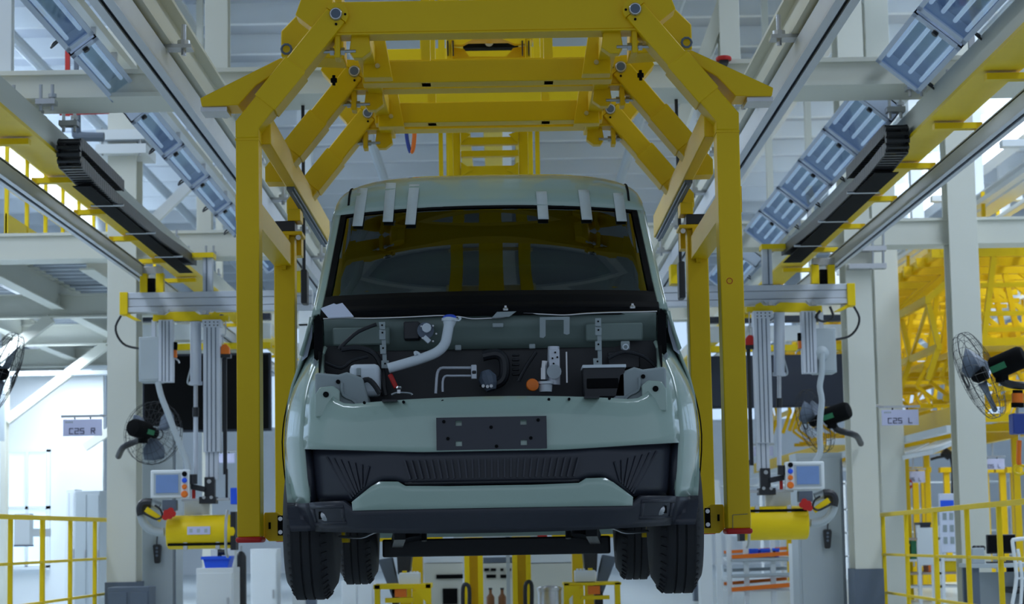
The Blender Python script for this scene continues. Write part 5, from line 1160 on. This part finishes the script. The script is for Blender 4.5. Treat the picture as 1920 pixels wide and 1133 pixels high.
bn = T('parts_crate', 'grey crate with black parts at the left end of the work bench', 'crate', P(1834, 1058, 20.8)); a, b = P(1823, 1028, 20.7), P(1847, 1058, 20.7); MB().box(a.x, b.x, 20.7, 21.0, zt, a.z).build('crate', GREY, bn, bevel=.006)
for x in (1828, 1835, 1842): MB().lathe(P(x, 1028, 20.85)-Vector((0, 0, .02)), (0, 0, 1), [(0, .025), (.03, .03), (.045, .015)], 10).build('part', BLK, bn)
ch = T('black_chair', 'black high-back chair right of the monitor behind the fence', 'chair', P(1900, 1133, 21)); 
a, b = P(1888, 1045, 21), P(1912, 1100, 21); MB().prism([(a.x, 21, b.z), (a.x+.02, 21.1, a.z), (b.x, 21.1, a.z), (b.x, 21, b.z)], (0, .06, 0)).build('backrest', BLK, ch, bevel=.01); MB().box(a.x-.05, b.x+.2, 20.6, 21.05, b.z-.06, b.z).build('seat', BLK, ch, bevel=.02)
MB().cyl((b.x, 20.85, .1), (b.x, 20.85, b.z-.05), .03, n=10).build('column', BLK, ch)
for k in range(5): q_ = 2*math.pi*k/5; MB().beam((b.x, 20.85, .1), (b.x+.28*math.cos(q_), 20.85+.28*math.sin(q_), .06), .04, .04).build('foot', BLK, ch)
tr2 = T('trolley_frame', 'pale tubular trolley frame at the right edge behind the fence', 'trolley', P(1912, 1133, 20)); MB().tube([P(1898, 1133, 20), P(1906, 1080, 20), P(1899, 1022, 20), P(1903, 1012, 20), P(1940, 1010, 20)], .018, 8).build('tube', WHITE, tr2); MB().tube([P(1914, 1133, 20), P(1916, 1080, 20), P(1908, 1030, 20)], .016, 8).build('tube', WHITE, tr2); MB().beam(P(1905, 1085, 20), P(1940, 1085, 20), .02, .02).build('cross_tube', WHITE, tr2)
sr = T('parts_rack', 'pale parts rack with boards and boxes behind the right fence', 'rack', P(1720, 1133, 28))
for x in (1660, 1690, 1722, 1760, 1800): MB().box(P(x, 1000, 28).x-.025, P(x, 1000, 28).x+.025, 28, 28.05, 0, P(x, 985, 28).z).build('upright', WHITE, sr)
rk = []
for y in (1010, 1050, 1075, 1100): a, b = P(1655, y, 28), P(1805, y-2, 28); MB().box(a.x, b.x, 28, 28.6, a.z-.03, a.z).build('shelf', WOOD if y in (1010, 1075) else WHITE, sr); rk.append(a.z)
for k, (x0, x1, lv, h, m, nm) in enumerate(((1692, 1704, 1, .2, YEL2, 'yellow'), (1707, 1717, 1, .24, GREEN, 'green'), (1727, 1742, 1, .16, GREEN, 'second green'), (1738, 1757, 2, .14, ORANGE, 'orange'), (1768, 1792, 2, .16, YEL2, 'wide yellow'), (1664, 1682, 0, .22, WOOD, 'brown'), (1725, 1745, 0, .2, NAVY, 'dark'), (1662, 1686, 2, .22, WOOD, 'second brown'))):
    a, b = P(x0, 1000, 28.05), P(x1, 1000, 28.05); o = T('storage_box', nm+' storage box on the rack behind the right fence', 'box', ((a.x+b.x)/2, 28.2, rk[lv])); MB().box(a.x, b.x, 28.03, 28.4, rk[lv], rk[lv]+h).build('box', m, o, bevel=.006); MB().box(a.x-.005, b.x+.005, 28.02, 28.41, rk[lv]+h-.03, rk[lv]+h).build('lid', m, o)
# far yellow drop bars behind the right fence (line beyond)
k = 0
for x, Y in ((1700, 36), (1716, 37), (1732, 36), (1775, 38), (1848, 34), (1880, 35), (1902, 33)):
    k += 1
    t = T('yellow_upright', ('first','second','third','fourth','fifth','sixth','seventh')[k-1]+' slim yellow upright from the left in the far line beyond the right fence', 'post', (P(x, 930, Y).x, Y, 0), 'yellow uprights of the far line')
    c = P(x, 882, Y); MB().box(c.x-.05, c.x+.05, Y, Y+.1, .3, c.z).build('post', YEL, t); MB().box(c.x-.09, c.x+.09, Y-.04, Y+.14, 0, .3).build('foot', YEL, t)
    MB().box(c.x-.12, c.x+.12, Y-.05, Y+.15, c.z-.04, c.z+.05).build('cap', YEL, t)
t = T('far_rack', 'pale storage racks filling the far right background', 'rack', (7.5, 38, 0))
for i in range(8): MB().box(4.6+i*.9, 4.66+i*.9, 46, 46.06, 0, 2.0).build('upright', WHITE, t)
for z in (.4, .9, 1.4, 1.95): MB().box(4.6, 11, 46, 46.8, z-.03, z).build('shelf', WHITE, t)
# ================================================================ lower centre: stands of the next station
for sg, word in ((-1, 'left'), (1, 'right')):
    def w(x): return x if sg < 0 else 1865-x
    dyy = 0 if sg < 0 else -5
    def bb(x0, y0, x1, y1, Y, d): a, b = P(w(x0), y0+dyy, Y), P(w(x1), y1+dyy, Y); return MB().box(a.x, b.x, Y, Y+d, b.z, a.z)
    t = T('yellow_stand', f'yellow pedestal stand of the next station seen under the van, {word} side', 'stand', P(w(750), 1133, 19), 'yellow pedestal stands')
    a = P(w(700), 1097+dyy, 19); zt = a.z
    bb(700, 1097, 808, 1104, 19, .5).build('top_plate', YEL2, t, bevel=.004)
    for x in (702, 798):
        p = P(w(x), 1100, 19); q2 = P(w(x+10), 1100, 19); MB().box(p.x, q2.x, 19, 19.1, 0, zt).build('leg', YEL2, t)
    bb(722, 1122, 775, 1130, 19, .1).build('tie', YEL2, t)
    bb(740, 1104, 762, 1120, 19.02, .1).build('clamp', ORANGE, t)
    MB().prism([P(w(x), y+dyy, 18.98) for x, y in ((776,1104),(808,1104),(808,1140))], (0, .04, 0)).build('gusset', YEL2, t)
    c = T('valve_box', f'white valve box standing on the {word} yellow pedestal', 'box', P(w(767), 1097, 19.1), 'white valve boxes')
    bb(748, 1075, 787, 1097, 19.1, .25).build('case', WHITE, c, bevel=.008); bb(754, 1071, 762, 1075, 19.15, .1).build('knob', YEL2, c)
    for x in (768, 774, 780): bb(x, 1072, x+4, 1075, 19.15, .1).build('plug', WHITE, c)
    d_ = T('dark_chute', f'dark grey leaning chute beside the {word} white valve box', 'chute', P(w(735), 1120, 19.6), 'dark chutes')
    MB().prism([P(w(x), y+dyy, 19.6) for x, y in ((708,1050),(735,1045),(748,1105),(735,1120))], (0, .2, 0)).build('chute', GREYD, d_, bevel=.01); MB().prism([P(w(x), y+dyy, 19.55) for x, y in ((744,1042),(772,1042),(768,1078),(746,1078))], (0, .3, 0)).build('hopper', BLK, d_, bevel=.01)
    bb(735, 1100, 748, 1198, 19.6, .2).build('foot', BLK, d_)
    p = T('yellow_post', f'broad yellow post rising under the van, {word} of the bottles', 'post', P(w(888), 1133, 21), 'broad yellow posts')
    a, b = P(w(870), 1036, 21), P(w(905), 1036, 21); x0, x1 = sorted((a.x, b.x)); zz = P(888, 1008, 21).z
    MB().box(x0, x0+.05, 21, 21.2, 0, zz).build('flange', YEL2, p); MB().box(x1-.05, x1, 21, 21.2, 0, zz).build('flange', YEL2, p); MB().box(x0+.05, x1-.05, 21.08, 21.12, 0, zz).build('web', YEL, p)
    MB().box(x0-.06, x1+.06, 20.95, 21.25, 0, .03).build('base_plate', YEL2, p)
    o = T('yellow_block', f'orange-yellow upright block behind the {word} white valve box', 'post', P(w(786), 1080, 22), 'yellow blocks')
    a, b = P(w(772), 1045, 22), P(w(792), 1045, 22); MB().box(a.x, b.x, 22, 22.2, 0, zz).build('body', YEL, o, bevel=.006); MB().box(a.x, b.x, 21.97, 22, .2, .4).build('plate', YEL2, o)
    bm2 = T('yellow_crossbar', f'yellow bar just below the bumper, {word} side', 'beam', P(w(770), 1002, 22.5), 'yellow bars below the bumper')
    bb(706, 992, 830, 1014, 22.5, .15).build('bar', YEL2, bm2, bevel=.006); bb(710, 986, 745, 1014, 22.6, .15).build('end_block', YEL, bm2, bevel=.004)
    a = P(w(760), 1014, 22.6); MB().box(a.x-.06, a.x+.06, 22.55, 22.65, 0, a.z+.02).build('leg', YEL, bm2)
    hk = T('hose_hook', f'black bent hose beside the {word} broad yellow post', 'hose', P(w(875), 1130, 20.8), 'bent hoses')
    MB().tube([P(w(x), y+dyy, 20.8) for x, y in ((868,1140),(868,1104),(873,1096),(880,1104),(880,1140))], .02, 8).build('hose', BLK, hk); MB().cyl(P(w(868), 1140, 20.8), P(w(868), 1150, 20.8), .03, n=8).build('fitting', STEEL, hk)
cw = T('cream_fixture', 'cream fixture wall with slots behind the broad yellow posts', 'fixture', P(932, 1133, 25))
for x0, y0, x1, y1, m, nm in ((795, 1056, 868, 1140, CREAM, 'plate'), (906, 1056, 962, 1140, CREAM, 'plate'), (990, 1056, 1075, 1140, CREAM, 'plate'), (906, 1046, 962, 1056, GREYD, 'top_bar'), (800, 1046, 868, 1056, WHITE, 'top_bar'), (990, 1040, 1075, 1056, WHITE, 'top_bar')):
    a, b = P(x0, y0, 25), P(x1, y1, 25); MB().box(a.x, b.x, 25, 25.1, 0 if nm == 'plate' else b.z, a.z).build(nm, m, cw)
for x0, y0, x1, y1 in ((908,1066,917,1071),(920,1066,930,1071),(938,1066,944,1071),(950,1066,958,1071),(912,1078,930,1084),(938,1078,956,1084),(818,1078,868,1085),(830,1104,858,1133)):
    a, b = P(x0, y0, 24.99), P(x1, y1, 24.99); MB().box(a.x, b.x, 24.97, 25.0, b.z, a.z).build('slot', DARK, cw)
for x, word in ((920, 'left'), (942, 'right')):
    t = T('brown_bottle', f'{word} of the two brown bottles low between the broad yellow posts', 'bottle', P(x, 1133, 24), 'brown bottles')
    MB().lathe((P(x, 1140, 24).x, 24, P(x, 1140, 24).z), (0, 0, 1), [(0, .045), (.12, .045), (.16, .018), (.2, .018)], 14).build('bottle', BOTTLE, t); MB().cyl((P(x, 1140, 24).x, 24, P(x, 1140, 24).z+.2), (P(x, 1140, 24).x, 24, P(x, 1140, 24).z+.22), .022, n=10).build('cap', BLK, t)
t = T('bottle_shelf', 'low shelf that carries the two brown bottles', 'shelf', P(931, 1142, 24)); zz = P(931, 1140.5, 24).z; MB().box(P(906, 1140, 24).x, P(958, 1140, 24).x, 23.9, 24.2, zz-.03, zz-.002).build('board', GREY, t)
for x in (908, 956): MB().box(P(x, 1140, 24).x-.02, P(x, 1140, 24).x+.02, 24.0, 24.05, 0, zz-.03).build('leg', GREY, t)
t = T('steel_drum', 'shiny stainless drum right of the right broad yellow post', 'drum', (P(1030, 1133, 22).x, 22, 0)); x = P(1030, 1105, 22).x; zz = P(1030, 1102, 22).z
MB().lathe((x, 22, 0), (0, 0, 1), [(0, .12), (zz*.3, .12), (zz*.32, .125), (zz*.34, .12), (zz*.92, .12), (zz*.93, .128), (zz, .128)], 24).build('shell', STEEL, t); MB().lathe((x, 22, zz), (0, 0, 1), [(0, .115), (.01, .11), (.02, .03)], 24).build('lid', STEEL, t)
t = T('red_valve_bar', 'grey bar with red end seen in the slot under the bumper', 'bar', P(960, 1005, 23)); a, b = P(850, 1000, 23), P(1008, 1008, 23); MB().box(a.x, b.x, 23, 23.1, b.z, a.z).build('bar', GREY, t); a, b = P(1018, 998, 23), P(1026, 1009, 23); MB().box(a.x-.06, b.x, 22.98, 23.12, b.z, a.z).build('red_end', RED, t); MB().box(a.x-.4, a.x-.36, 23, 23.1, 0, b.z+.02).build('leg', GREY, t)
t = T('hanging_unit', 'dark slim unit hanging behind the left rear hanger post', 'control box', P(570, 600, 14.6)); MB().box(P(566, 510, 14.6).x, P(578, 510, 14.6).x, 14.5, 14.65, P(570, 572, 14.6).z, P(570, 508, 14.6).z).build('case', BLK, t, bevel=.01); MB().cyl((P(570, 508, 14.6).x, 14.6, P(570, 510, 14.6).z), (P(570, 508, 14.6).x, 14.6, 3.96), .012, n=8).build('stem', BLK, t)
t = T('hanging_unit', 'dark slim unit hanging behind the right rear hanger post', 'control box', P(1276, 545, 14.6)); MB().box(P(1270, 495, 14.6).x, P(1282, 495, 14.6).x, 14.5, 14.65, P(1276, 562, 14.6).z, P(1276, 493, 14.6).z).build('case', BLK, t, bevel=.01); MB().cyl((P(1276, 494, 14.6).x, 14.6, P(1276, 496, 14.6).z), (P(1276, 494, 14.6).x, 14.6, 3.96), .012, n=8).build('stem', BLK, t)
